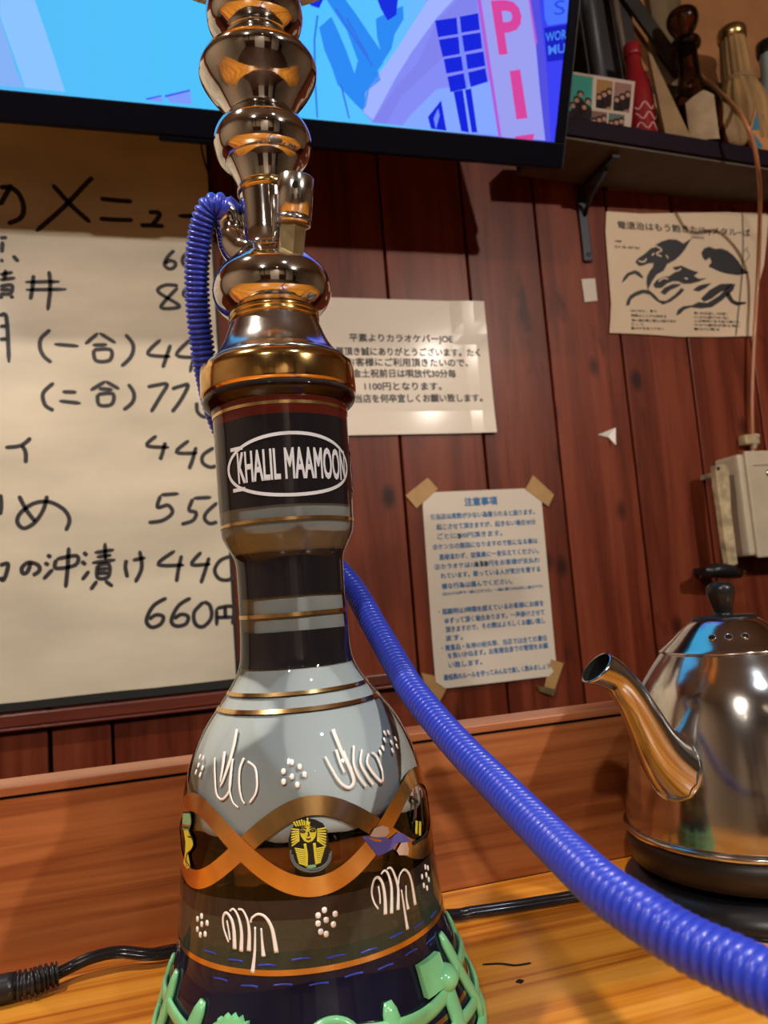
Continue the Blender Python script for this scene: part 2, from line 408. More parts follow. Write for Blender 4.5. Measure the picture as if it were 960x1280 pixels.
def wallmap(VF, Y, parent, name, m, fn=None):
    """put flat 2D geometry (x,z) on the vertical plane y=Y (+ sheet curl fn)"""
    V_, F_ = VF
    return pydata(name, [(p[0], Y - (fn(p[0], p[1]) if fn else 0) - p[2], p[1]) for p in V_], F_, m, parent)

# ---------------------------------------------------------------- room shell
WY = 1.15          # face of the plank wall
LX0, LX1, BACK, FLOOR = -1.7, 2.5, -2.9, -.74
def struct(o): o['kind'] = 'structure'; return o
struct(box('floor', LX0-.1, LX1+.1, BACK-.1, WY+.25, FLOOR-.05, FLOOR, M['floor']))
struct(box('ceiling', LX0-.1, LX1+.1, BACK-.1, WY+.25, CEIL, CEIL+.05, M['ceiling']))
struct(box('wall_left', LX0-.1, LX0, BACK, WY+.25, FLOOR, CEIL, M['cream_wall']))
struct(box('wall_right', LX1, LX1+.1, BACK, WY+.25, FLOOR, CEIL, M['cream_wall']))
struct(box('wall_back', LX0-.1, LX1+.1, BACK-.1, BACK, FLOOR, CEIL, M['cream_wall']))
for k, x in enumerate((-1.2, -.1, 1.0, 2.1)):
    struct(box('trim_%d' % (k+1), x-.06, x+.06, BACK, BACK+.06, FLOOR, CEIL-.1, M['post']))
struct(box('trim_5', LX0, LX1, BACK, BACK+.08, CEIL-.12, CEIL, M['post']))
struct(box('baseboard_back', LX0, LX1, BACK+.001, BACK+.04, FLOOR, FLOOR+.85, M['post']))
struct(box('reflection_panel_1', -.55, .35, BACK+.05, BACK+.09, FLOOR, 1.15, mat('pale_reflection_panel', (.80, .76, .68, 1), rough=.6)))  # unseen pale panel, added so the chrome has something bright to reflect
struct(box('reflection_panel_2', 1.12, 1.98, BACK+.05, BACK+.09, FLOOR, 1.15, mat('pale_reflection_panel', (.80, .76, .68, 1), rough=.6)))  # second added pale panel for the chrome reflections
# plank wall, boards are pieces of the wall
wf = struct(box('wall_front', LX0, LX1, WY+.014, WY+.25, FLOOR, CEIL, M['gap']))
seams = [-1.66, -1.52, -1.38, -1.24, -1.10, -.96, -.82, -.68, -.54, -.40, -.30, -.162, -.083, .085, .225, .3655, .510, .646, .790, .927, 1.067, 1.207, 1.347, 1.49, 1.63, 1.77, 1.91, 2.05, 2.19, 2.33, 2.47]
SHZ = .93          # top of the shelf
for i in range(len(seams)-1):
    a, b = seams[i], seams[i+1]
    g = .0022 if i != 10 else .004
    top = CEIL-.002 if a < .79 else SHZ-.03
    cx = (a+b)/2
    box('plank', a-cx+g, b-cx-g, 0, .014, FLOOR+.002, top, M['plank'], wf, bev=.0016, loc=(cx, WY+random.uniform(-.0006, .0006), 0))
# plaster and boards on the wall above the shelf
box('plaster_panel', .80, LX1, 0, .014, SHZ-.03, CEIL, M['plaster'], wf, loc=(0, WY, 0))
# horizontal rail under the menu
rail = struct(box('trim_6', -1.4, .33, WY-.012, WY-.0015, .0700, .0870, M['rail'], bev=.002))
# second lip along the rail
struct(box('trim_7', -1.4, .33, WY-.016, WY-.0015, .0655, .0690, M['rail'], bev=.001))

# ---------------------------------------------------------------- bar counter and ledge
LY = .527
ct = empty('bar_counter', (0, 0, FLOOR), 'varnished orange pine bar counter holding the water pipe and kettle', 'counter')
box('counter_top', LX0+.01, 2.2, -.16, LY, -FLOOR-.04, -FLOOR, M['table'], ct, bev=.002)
box('counter_body', LX0+.01, 2.2, .12, LY, 0, -FLOOR-.04, M['post'], ct)
# dark crack and nail mark on the counter top
v, f = merge([ribbon2d([(0.1562,0.4201),(0.1653,0.4169),(0.1724,0.4115),(0.181,0.4105)], .0022),
              ribbon2d([(0.1658,0.3966),(0.1669,0.3951),(0.1681,0.3937)], .004)])
pydata('crack', [(p[0], p[1], -FLOOR+.0002) for p in v], f, M['hole'], ct)
lg = empty('back_ledge', (0, LY, 0), 'long orange brown wooden upstand with a pale edging along the back of the counter', 'ledge')
box('ledge_board', LX0+.01, 2.2, 0, .020, 0, .1005, M['ledge'], lg)
box('shadow_gap', LX0+.01, 2.2, .002, .020, .1005, .1025, M['gap'], lg)
box('edge_strip', LX0+.01, 2.2, -.0006, .030, .1025, .1080, M['ledge_cap'], lg, bev=.0008)
box('back_board', LX0+.01, 2.2, .020, .030, FLOOR+.001, .1025, M['post'], lg)

# ---------------------------------------------------------------- ceiling lamps
lampmesh = None
pos_words = ['at the far right of the room', 'above the counter, left of the television', 'just behind the counter, cool white', 'added as fill behind the seats on the left', 'far back in the middle of the room', 'far back in the left corner of the room']
for i, (x, y, w, c, spr, aim) in enumerate(LAMPS):
    e = empty('ceiling_spotlight' if aim else 'ceiling_downlight', (x, y, CEIL), ('warm track spotlight on the ceiling ' if aim else 'round recessed ceiling downlight ') + pos_words[i], 'ceiling light', 'lights in the bar ceiling')
    if aim:
        dv = (Vector(aim)-Vector((x, y, CEIL-.10))).normalized(); rot = dv.to_track_quat('-Z', 'Y').to_euler()
        lathe('mount_plate', [(-.012, .030), (-.010, .034), (0, .034)], M['black_matte'], e, 24, 1)
        tube('mount_stem', [(0, 0, -.010), (0, 0, -.085)], .007, M['black_matte'], e, 12)
        h = lathe('lamp_head', [(-.004, .0335), (-.006, .042), (.02, .044), (.07, .040), (.085, .020), (.087, .004)], M['black_matte'], e, 32, 1, cap0=False)
        h.location = (0, 0, -.10); h.rotation_euler = rot
        off = Vector((0, 0, -.10)); dn = dv
    else:
        lathe('housing', [(-.022, .036), (-.024, .044), (-.014, .052), (0, .054)], M['chrome_lo'], e, 24, 2)
        off = Vector((0, 0, -.026)); dn = Vector((0, 0, -1)); rot = (0, 0, 0)
    o = lathe('lens', [(-.0002, .001), (0, .033), (.004, .0345)], M['lamp_on'], e, 24, 1); o.location = off; o.rotation_euler = rot
    ld = bpy.data.lights.new('bulb', 'AREA'); ld.shape = 'DISK'; ld.size = .075; ld.energy = w; ld.color = c; ld.spread = R(spr)
    lo = bpy.data.objects.new('bulb', ld); COL.objects.link(lo); lo.parent = e; lo.location = off+dn*.008; lo.rotation_euler = rot

# ---------------------------------------------------------------- menu board on the wall
mb = empty('menu_board', (-.55, WY, .1), 'large cream stained handwritten menu sheet on a black backing, under the television', 'menu')
MX1 = .0875
def P0(o): o.location = -Vector(mb.location); return o
MT = 1.05
P0(box('backing_board', -1.25, MX1+.004, WY-.0062, WY-.0008, .0905, MT+.01, M['black_matte'], mb))
# the sheet tapers like the photographed one: lower edge a little higher on the left
sv, sf = [], []
nx = 24
for i in range(nx+1):
    for j in range(2):
        x = -1.24+(MX1+1.24)*i/nx
        z = MT if j else .1010+.0005*math.sin(i*1.9)+.0012*i/nx
        sv += [(x, WY-.0068, z), (x, WY-.0063, z)]
for i in range(nx):
    a = i*4; b = a+4
    sf += [(a, b, b+2, a+2), (a+1, a+3, b+3, b+1), (a, a+1, b+1, b), (a+2, b+2, b+3, a+3)]
sf += [(0, 2, 3, 1), (nx*4, nx*4+1, nx*4+3, nx*4+2)]
P0(pydata('sheet', sv, sf, M['menu'], mb))
title = [[(-0.206,0.8007),(-0.1989,0.8148),(-0.19,0.8331)],[(-0.2054,0.8273),(-0.1918,0.8283),(-0.1801,0.8181),(-0.1748,0.7988),(-0.1793,0.7829),(-0.1965,0.7733)],[(-0.1353,0.8372),(-0.111,0.807),(-0.0852,0.7815)],[(-0.0811,0.8485),(-0.0847,0.847),(-0.1199,0.8044),(-0.1593,0.7637)],[(-0.0702,0.8198),(-0.0478,0.8185),(-0.0251,0.8184)],[(-0.0725,0.7883),(-0.049,0.7881),(-0.0252,0.7891)],[(-0.0024,0.8028),(0.0125,0.8029),(0.011,0.7946),(0.0015,0.7826)],[(-0.0152,0.7816),(0.0022,0.7822),(0.019,0.782)],[(0.0406,0.7997),(0.0751,0.801)]]
body = [[(-0.2071,0.751),(-0.1976,0.7527)],[(-0.2078,0.7175),(-0.2028,0.7178)],[(-0.2038,0.7465),(-0.2049,0.7292)],[(-0.1909,0.726),(-0.1837,0.7167)],[(0.0323,0.7447),(0.0224,0.7341),(0.017,0.7216),(0.0234,0.715),(0.0311,0.7182),(0.0325,0.7256),(0.024,0.728),(0.0182,0.7229)],[(0.055,0.7446),(0.0451,0.7351),(0.0438,0.7249),(0.0517,0.7171),(0.0604,0.7235),(0.0623,0.738),(0.055,0.7446)],[(0.1077,0.7443),(0.1051,0.7247)],[(0.1077,0.7443),(0.1207,0.7449),(0.1195,0.7253)],[(0.1064,0.7347),(0.1201,0.7353)],[(-0.2083,0.6965),(-0.1915,0.701)],[(-0.2085,0.6889),(-0.1883,0.6927)],[(-0.2008,0.7044),(-0.2025,0.6891)],[(-0.2087,0.6793),(-0.1936,0.6818),(-0.1956,0.6695),(-0.209,0.6683)],[(-0.2088,0.6744),(-0.1955,0.6752)],[(-0.195,0.6665),(-0.1924,0.662)],[(-0.2064,0.6661),(-0.2091,0.6615)],[(-0.1757,0.687),(-0.1297,0.6895)],[(-0.1753,0.6755),(-0.1211,0.6782)],[(-0.1645,0.6982),(-0.1664,0.6789),(-0.1696,0.6608)],[(-0.1438,0.7049),(-0.1428,0.6798),(-0.1472,0.6457)],[(0.0353,0.6892),(0.0166,0.6894),(0.0058,0.679),(0.0339,0.6598),(0.0299,0.6544),(0.0095,0.6539),(0.0155,0.6653),(0.0344,0.686)],[(0.0539,0.6846),(0.0444,0.6823),(0.0428,0.6741),(0.0514,0.6724),(0.0557,0.6827),(0.0517,0.6563)],[(-0.2097,0.6358),(-0.2014,0.6341),(-0.1997,0.5685)],[(-0.21,0.6207),(-0.2017,0.6217)],[(-0.2105,0.602),(-0.2012,0.6029)],[(-0.1446,0.6175),(-0.1569,0.6047),(-0.159,0.5914),(-0.1543,0.5783),(-0.1444,0.5689)],[(-0.1401,0.5962),(-0.1075,0.5936)],[(-0.0806,0.6137),(-0.0987,0.5968)],[(-0.0788,0.6137),(-0.057,0.599)],[(-0.089,0.5954),(-0.0688,0.5965)],[(-0.0878,0.5885),(-0.0645,0.5888),(-0.0662,0.5733),(-0.0849,0.5724),(-0.0878,0.5885)],[(-0.0433,0.6124),(-0.0331,0.597),(-0.0364,0.5794),(-0.0506,0.5638)],[(0.0062,0.6054),(-0.0131,0.5831),(0.0189,0.5795)],[(0.0198,0.5977),(0.0134,0.5799),(0.0071,0.5621)],[(0.0489,0.6061),(0.0276,0.582),(0.0561,0.5783)],[(0.0555,0.5882),(0.0456,0.5552)],[(-0.1424,0.5395),(-0.1566,0.5247),(-0.1547,0.5076),(-0.1436,0.4992)],[(-0.1318,0.5265),(-0.1127,0.5257)],[(-0.1363,0.5132),(-0.1076,0.5096)],[(-0.0732,0.5418),(-0.094,0.5283)],[(-0.0732,0.5418),(-0.0547,0.5302)],[(-0.0832,0.531),(-0.0637,0.5294)],[(-0.0846,0.5225),(-0.0639,0.5232),(-0.0663,0.5077),(-0.083,0.5071),(-0.0846,0.5225)],[(-0.0424,0.5379),(-0.035,0.5242),(-0.0374,0.5106),(-0.0505,0.499)],[(-0.0157,0.5332),(-0.0015,0.5363),(0.0122,0.5371),(0.0014,0.5182),(-0.0125,0.4955)],[(0.0186,0.53),(0.0319,0.5347),(0.0422,0.5359),(0.0309,0.514),(0.017,0.4952)],[(0.0533,0.5099),(0.0534,0.496),(0.0617,0.4879),(0.0732,0.4898)],[(-0.1743,0.461),(-0.1874,0.4501),(-0.2074,0.4479)],[(-0.1857,0.45),(-0.1816,0.4399),(-0.182,0.4251)],[(-0.006,0.4607),(-0.0202,0.4462),(0.0108,0.4428)],[(0.0057,0.4507),(0.0013,0.436),(-0.0029,0.4245)],[(0.0392,0.4527),(0.0205,0.4355),(0.0502,0.4332)],[(0.0488,0.4427),(0.0434,0.4252),(0.037,0.4097)],[(0.0744,0.4409),(0.0587,0.4306),(0.057,0.4189),(0.0672,0.4119),(0.0768,0.4136)],[(-0.2148,0.383),(-0.2142,0.3666),(-0.2161,0.3541)],[(-0.1918,0.3802),(-0.183,0.3598),(-0.1718,0.3428)],[(-0.1557,0.3788),(-0.1613,0.3588),(-0.1735,0.3411),(-0.187,0.3345),(-0.1947,0.344),(-0.1898,0.3564),(-0.1728,0.3685),(-0.1526,0.3694),(-0.1343,0.3575),(-0.128,0.3425),(-0.1335,0.328)],[(-0.0045,0.3726),(-0.0096,0.3556),(0.005,0.358),(0.0107,0.3471),(-0.0032,0.3363),(-0.0232,0.3342)],[(-0.0045,0.3734),(0.0212,0.3742)],[(0.0405,0.3661),(0.0341,0.3498),(0.0439,0.3455),(0.0389,0.3342),(0.022,0.3293)],[(0.0412,0.3665),(0.0667,0.367)],[(0.075,0.3588),(0.0588,0.3448),(0.0557,0.3353),(0.0628,0.3284),(0.0734,0.3305)],[(-0.2177,0.2853),(-0.2079,0.2872),(-0.2098,0.2748),(-0.2142,0.2652),(-0.218,0.27)],[(-0.179,0.2871),(-0.1836,0.2748),(-0.1893,0.2727),(-0.1904,0.2806),(-0.1816,0.2873),(-0.1702,0.2829),(-0.1687,0.2749),(-0.1772,0.269)],[(-0.1581,0.2966),(-0.1532,0.2919)],[(-0.1618,0.286),(-0.1565,0.2813)],[(-0.1641,0.2627),(-0.1513,0.2762)],[(-0.1466,0.2894),(-0.1476,0.2771),(-0.1225,0.2798),(-0.1204,0.2925),(-0.1466,0.2894)],[(-0.1302,0.3051),(-0.1325,0.2768),(-0.136,0.2491)],[(-0.1113,0.2974),(-0.1067,0.2916)],[(-0.1145,0.2848),(-0.1086,0.2789)],[(-0.1147,0.2581),(-0.1047,0.2706)],[(-0.097,0.2954),(-0.0708,0.2979)],[(-0.0944,0.289),(-0.0746,0.2907)],[(-0.1009,0.2813),(-0.0696,0.2837)],[(-0.0826,0.3086),(-0.0828,0.2838)],[(-0.0935,0.2779),(-0.0786,0.2777),(-0.0802,0.2605),(-0.0941,0.2603),(-0.0935,0.2779)],[(-0.0937,0.272),(-0.0798,0.2722)],[(-0.0939,0.2662),(-0.08,0.266)],[(-0.0949,0.256),(-0.104,0.2439)],[(-0.0846,0.2553),(-0.0745,0.2465)],[(-0.0549,0.2828),(-0.0568,0.2718),(-0.0545,0.2576)],[(-0.0468,0.2816),(-0.029,0.2842)],[(-0.0367,0.2947),(-0.0349,0.2704),(-0.0446,0.2499)],[(0.0118,0.2918),(-0.0126,0.2734),(0.0235,0.2703)],[(0.0206,0.2848),(0.0153,0.2652),(0.0115,0.2466)],[(0.0484,0.2877),(0.0338,0.2704),(0.0604,0.2694)],[(0.0591,0.2794),(0.0525,0.2608),(0.0453,0.2423)],[(0.0921,0.2793),(0.0749,0.2738),(0.0659,0.2599),(0.0716,0.2473),(0.0845,0.2445),(0.0932,0.2504)],[(-0.0029,0.2252),(-0.0213,0.2155),(-0.0317,0.1961),(-0.0251,0.1856),(-0.0128,0.189),(-0.0088,0.199),(-0.0183,0.2024),(-0.0281,0.1969)],[(0.0303,0.2227),(0.0127,0.2128),(0.0021,0.1933),(0.0078,0.1846),(0.0212,0.1861),(0.0254,0.1962),(0.0158,0.2003),(0.0057,0.1948)],[(0.0483,0.2157),(0.034,0.2018),(0.035,0.1849),(0.0458,0.1806),(0.0575,0.1924),(0.0565,0.2094),(0.0483,0.2157)],[(0.0655,0.2049),(0.0646,0.1797)],[(0.0655,0.2049),(0.0891,0.2049),(0.0866,0.1797)],[(0.0779,0.2058),(0.0771,0.1907)],[(0.0648,0.1917),(0.0872,0.1906)]]
def characters(lst, pad):
    """group pen strokes whose boxes touch into characters"""
    bb = [[min(p[0] for p in s)-pad, max(p[0] for p in s)+pad, min(p[1] for p in s)-pad, max(p[1] for p in s)+pad] for s in lst]
    grp = list(range(len(lst)))
    for a in range(len(lst)):
        for b in range(a):
            if bb[a][0] < bb[b][1] and bb[b][0] < bb[a][1] and bb[a][2] < bb[b][3] and bb[b][2] < bb[a][3]:
                ga, gb = grp[a], grp[b]; grp = [gb if g == ga else g for g in grp]
    return [[lst[i] for i in range(len(lst)) if grp[i] == g] for g in sorted(set(grp))]
for lst, w_, pad in ((title, .0072, .004), (body, .0058, .0022)):
    for ch in characters(lst, pad): P0(wallmap(merge([ribbon2d(s, w_) for s in ch]), WY-.0071, mb, 'character', M['ink']))

# thin black lead looping down below the television
lead = [(0.0791,1.1,0.9309),(0.0779,1.1,0.8863),(0.0873,1.1,0.8429),(0.1045,1.1,0.8152),(0.116,1.1,0.811),(0.1206,1.1,0.8303),(0.1217,1.1,0.871),(0.1277,1.1,0.9358)]
tag(tube('hanging_lead', catmull(lead, 6), .0016, M['black_matte']), 'thin black cable loop hanging below the television in front of the menu', 'cable')

# ---------------------------------------------------------------- printed sheets on the wall
def sheet(root, x0, x1, z0, z1, m, fn, corner=0, skew=0, name='sheet'):
    """paper sheet with thickness, following curl function fn(x,z)"""
    nx_, nz_ = 14, 12
    V_, F_ = [], []
    for j in range(nz_+1):
        for i in range(nx_+1):
            u, w = i/nx_, j/nz_
            x = x0+(x1-x0)*u + skew*(w-.5); z = z0+(z1-z0)*w
            if corner:
                if i in (0, nx_) and j in (0, nz_): z += corner*(1 if j == 0 else -1)*.9; x += corner*(1 if i == 0 else -1)*.1
                if i in (1, nx_-1) and j in (0, nz_): pass
            V_.append((x, WY-.0016-fn(x, z), z))
    nv = len(V_)
    V_ += [(x, y+.0006, z) for x, y, z in V_]
    for j in range(nz_):
        for i in range(nx_):
            a = j*(nx_+1)+i
            F_.append((a, a+1, a+nx_+2, a+nx_+1)); F_.append((a+nv, a+nx_+1+nv, a+nx_+2+nv, a+1+nv))
    for i in range(nx_):
        F_.append((i, i+nv, i+1+nv, i+1)); a = nz_*(nx_+1)+i; F_.append((a, a+1, a+1+nv, a+nv))
    for j in range(nz_):
        a = j*(nx_+1); b = a+nx_+1; F_.append((a, b, b+nv, a+nv)); F_.append((a+nx_, a+nx_+nv, b+nx_+nv, b+nx_))
    o = pydata(name, V_, F_, m, root, smooth=False); o.location = -root.location
    return o
# --- white notice with six printed lines (landscape)
js = empty('printed_notice', (.40, WY, .56), 'white laminated landscape notice with six black printed lines, behind the water pipe neck', 'notice')
def curl1(x, z): return .0015+.010*max(0, (.50-z)/.05)**1*.25 + .004*math.exp(-((x-.50)/.02)**2)*max(0, (z-.60)/.08) + .003*max(0, (x-.5)/.03)
JX0, JX1, JZ0, JZ1 = .2425, .5305, .4560, .6800
sheet(js, JX0, JX1, JZ0, JZ1, M['paper'], curl1, skew=.0)
jl = [('平素よりカラオケバーJOE', [(0.2943,0.6137),(0.4693,0.6166)]), ('御贔屓頂き誠にありがとうございます。たく', [(0.2427,0.5935),(0.5152,0.5913)]), ('さんのお客様にご利用頂きたいので、', [(0.2413,0.5741),(0.4923,0.576)]),
      ('金土祝前日は唄放代30分毎', [(0.2952,0.5563),(0.4694,0.5569)]), ('1100円となります。', [(0.3132,0.5356),(0.4423,0.5354)]), ('当店を何卒宜しくお願い致します。', [(0.296,0.5162),(0.512,0.515)])]
vf = merge([fit_text(s, a[0], b[0], (a[1]+b[1])/2-.006, .0145, .0003) for s, (a, b) in jl])
o = wallmap(vf, WY-.0021, js, 'lettering', M['print'], curl1); o.location = -js.location
# --- portrait rules sheet taped at its corners
rs = empty('rules_sheet', (.50, WY, .21), 'cream portrait rules sheet with blue printed lines, taped at its corners', 'notice')
def curl2(x, z): return .0012+.006*max(0, (.12-z)/.06)*.5*(.5+.5*math.sin((x-.39)*18))
RX0, RX1, RZ0, RZ1 = .3915, .6000, .0545, .3615
sheet(rs, RX0, RX1, RZ0, RZ1, M['paper'], curl2, corner=.012, skew=.004)
rl = ['①当店は席数が少ない為寝られると困ります。', '  起こさせて頂きますが、起きない場合30分', '  ごとに500円頂きます。', '②ケンカの原因になりますので気になる事は', '  直接言わず、従業員に一言伝えてください。', '③カラオケは1曲100円をお客様が支払わ', '  れています。歌っている人が気分を害する', '  様な行為は謹んでください。', '',
      '・混雑時は3時間を超えているお客様にお席を', '  ゆずって頂く場合あります。一声掛けさせて', '  頂きますので、その際はよろしくお願い致し', '  ます。', '・貴重品・私物の紛失等、当店では全ての責任', '  を負いかねます。お客様自身での管理をお願', '  い致します。', '', ' 最低限のルールを守ってみんなで楽しく飲みましょう']
ry = [645, 657, 670, 682, 695, 707, 719, 732, 740, 763, 775, 787, 798, 809, 819, 832, 840, 845]
rz_ = [[0.3223,0.3058,0.2906,0.2743,0.2579,0.2429,0.228,0.2118,0.1994,0.1723,0.1576,0.1441,0.1307,0.1161,0.1039,0.0894,0.0822,0.0713]][0]
parts_ = []
for s, z in zip(rl, rz_):
    if not s: continue
    n_ = len(s.strip()) ; ind = .0 if s[0] in '①②③・' else .009
    full = .182-ind; x0 = RX0+.013+ind; wch = min(full, n_*.0093)
    if s.startswith(' 最'): wch = .182; x0 = RX0+.012
    parts_.append(fit_text(s.strip(), x0, x0+wch, z-.004, .0098, .00018))
parts_.append(fit_text('注意事項', RX0+.073, RX0+.130, .3380, .0145, .0004))
parts_.append(fit_text('(注:小さな声で一緒に口ずさむ、一緒に歌うのは共に1曲分です)', RX0+.022, RX0+.196, rz_[8]-.002, .0056, .0001))
o = wallmap(merge(parts_), WY-.0021, rs, 'lettering', M['blue_print'], curl2); o.location = -rs.location
mk = [[(0, 0), (.0005, -.008)], [(.007, .001), (.009, -.004), (.007, -.008)], [(.0145, 0), (.017, -.004), (.0150, -.0085)]]
bx_, bz_ = (0.4757,0.2464)
bx2, bz2 = (0.4486,0.2929)
for q in [[(bx_+x, bz_+z) for x, z in q] for q in mk]+[[(bx2, bz2), (bx2+.003, bz2-.004), (bx2, bz2-.008)]]:
    o = wallmap(ribbon2d(q, .0032), WY-.0025, rs, 'marker_stroke', M['ink'], curl2); o.location = -rs.location
def tape(name, px, parent, m=None, Y=WY-.0036, th=.0006):
    V_ = [(x, Y, z) for x, z in px]+[(x, Y+th, z) for x, z in px]; n_ = len(px)
    F_ = [tuple(range(n_)), tuple(range(2*n_-1, n_-1, -1))]+[(i, i+n_, (i+1) % n_+n_, (i+1) % n_) for i in range(n_)]
    o = pydata(name, V_, F_, m or M['kraft'], parent)
    if parent: o.location = -parent.location
    return o
for q in ([(0.3658,0.3582),(0.4055,0.385),(0.4214,0.3663),(0.3825,0.3371)], [(0.5906,0.3826),(0.6252,0.349),(0.6126,0.3294),(0.5737,0.3605)], [(0.3681,0.082),(0.3947,0.0732),(0.406,0.0525),(0.3909,0.0311),(0.3757,0.0509)], [(0.5892,0.0811),(0.6113,0.0725),(0.5909,0.0326),(0.5731,0.0395)]):
    tape('tape_strip', q, rs)
tape('tape_strip', [(0.5606,0.0421),(0.5937,0.0323),(0.5869,0.0229),(0.5625,0.0331)], rs, M['dull_brass'], Y=WY-.0044)

# --- poster of a leaping horse
hp = empty('horse_poster', (.93, WY, .745), 'cream poster with a black drawing of a galloping horse and rider', 'poster')
hv = [(0.7871,0.8571),(0.8565,0.8569),(0.9602,0.8651),(1.05,0.8724),(1.1407,0.8766),(1.1181,0.8045),(1.0914,0.7163),(1.0671,0.6301),(0.9957,0.6273),(0.9095,0.6259),(0.8432,0.6292),(0.7655,0.6307),(0.7753,0.6836),(0.778,0.7576),(0.7806,0.8175)]
tape('sheet', hv, hp, M['poster'], Y=WY-.0036, th=.0008)
tape('underlay_sheet', [(1.1045,0.871),(1.1458,0.8736),(1.1186,0.7726),(1.0912,0.7147)], hp, M['poster'], Y=WY-.0020, th=.0006)
black = [[(0.9604,0.8149),(0.9517,0.8102),(0.9415,0.8042),(0.9284,0.8106),(0.9122,0.811),(0.8954,0.806),(0.8806,0.7982),(0.868,0.7893),(0.853,0.7783),(0.8418,0.7716),(0.834,0.7639),(0.8411,0.7561),(0.8503,0.7577),(0.8612,0.7619),(0.8723,0.7636),(0.8705,0.7565),(0.8627,0.7488),(0.8554,0.7383),(0.852,0.726),(0.8533,0.7118),(0.8645,0.7285),(0.8752,0.7412),(0.8924,0.7501),(0.901,0.7628),(0.9183,0.771),(0.9312,0.7808),(0.9421,0.7917),(0.9506,0.8026)],[(0.8659,0.7224),(0.8739,0.7309),(0.8884,0.7376),(0.9025,0.7402),(0.9176,0.749),(0.9117,0.7571),(0.9308,0.7612),(0.9485,0.7545),(0.9667,0.7498),(0.9552,0.7423),(0.9649,0.7372),(0.984,0.7392),(0.964,0.7314),(0.9446,0.7265),(0.9306,0.726),(0.9196,0.7306),(0.908,0.7301),(0.8959,0.7256),(0.8834,0.7169),(0.8696,0.7156)],[(0.9778,0.788),(0.9852,0.7968),(0.9977,0.8008),(1.0092,0.7971),(1.0239,0.7987),(1.0377,0.7943),(1.0487,0.7863),(1.0591,0.7749),(1.0647,0.7636),(1.0787,0.7527),(1.0525,0.7474),(1.0286,0.7494),(1.0123,0.7529),(0.9988,0.7587),(0.9897,0.7617),(0.9982,0.7713),(0.9946,0.7795),(0.9851,0.7728),(0.9793,0.7788)],[(0.8013,0.7229),(0.8055,0.7323),(0.8147,0.742),(0.8311,0.7483),(0.8398,0.7458),(0.8474,0.736),(0.8448,0.7326),(0.8302,0.7414),(0.8176,0.7368),(0.811,0.7297)],[(0.8046,0.6801),(0.8072,0.6902),(0.8147,0.7004),(0.8281,0.7077),(0.8421,0.7122),(0.8555,0.7119),(0.8658,0.7041),(0.8756,0.693),(0.8892,0.6926),(0.9091,0.7047),(0.9249,0.7184),(0.9313,0.7145),(0.9156,0.7016),(0.8981,0.6909),(0.8813,0.6851),(0.8687,0.692),(0.8566,0.703),(0.8434,0.7054),(0.8271,0.6996),(0.8164,0.6924),(0.8125,0.6831)],[(0.8789,0.7078),(0.8879,0.7171),(0.9074,0.7252),(0.9259,0.7258),(0.9182,0.7202),(0.9012,0.7135),(0.8884,0.704)],[(0.9486,0.7151),(0.9629,0.7239),(0.9776,0.7277),(0.9922,0.7299),(0.9789,0.7203),(0.9613,0.7122)],[(0.9641,0.699),(0.9854,0.7163),(1.0111,0.729),(1.0403,0.7309),(1.0266,0.7199),(1.0087,0.713),(0.9878,0.6998),(0.9703,0.693)],[(0.906,0.6654),(0.9122,0.677),(0.9246,0.6835),(0.9435,0.6861),(0.9585,0.6927),(0.9771,0.6912),(1.0054,0.7066),(1.0299,0.7263),(1.0452,0.731),(1.0384,0.7182),(1.0274,0.7094),(1.0087,0.6962),(0.9853,0.6831),(0.9614,0.6804),(0.9406,0.6819),(0.9261,0.6774),(0.9157,0.6689)],[(1.0208,0.7134),(1.0301,0.7116),(1.0355,0.6992),(1.0446,0.6952),(1.0631,0.6958),(1.0625,0.6916),(1.041,0.688),(1.0297,0.6927),(1.0216,0.7029)]]
bp_ = []
for p in black: bp_.append(([Vector((x, z, 0)) for x, z in p], [tuple(range(len(p)))]))
o = wallmap(merge(bp_), WY-.0040, hp, 'horse_drawing', M['print']); o.location = -hp.location
wl = [[(0.8407,0.766),(0.8508,0.7644),(0.8585,0.7709)],[(0.8707,0.7777),(0.8758,0.782)],[(0.8834,0.7948),(0.8927,0.789),(0.8803,0.7814),(0.8911,0.7766)],[(0.9007,0.7799),(0.9044,0.773)],[(0.868,0.7919),(0.8846,0.7969)],[(0.9108,0.7527),(0.9197,0.7501),(0.9297,0.7555)],[(0.9341,0.7371),(0.9409,0.7361)],[(0.8778,0.7288),(0.8901,0.7354),(0.899,0.7337)]]
o = wallmap(merge([ribbon2d(s, .0028) for s in wl]), WY-.0043, hp, 'white_line_work', M['poster']); o.location = -hp.location
ht = [('竜退治はもう飽きた//byメタル−ば', [(0.8062,0.8212),(1.0935,0.8439)], .016, .00025), ('(2023)', [(0.9597,0.8206),(0.9879,0.8222)], .006, .0001)]
vv = [fit_text(s, a[0], b[0], (a[1]+b[1])/2-.006, h_, bo) for s, (a, b), h_, bo in ht]
for y_, x0_, x1_ in ((300, 769, 777), (307, 769, 800), (386, 789, 821), (391, 789, 833), (396, 790, 845), (401, 789, 810), (406, 789, 830)):
    pass
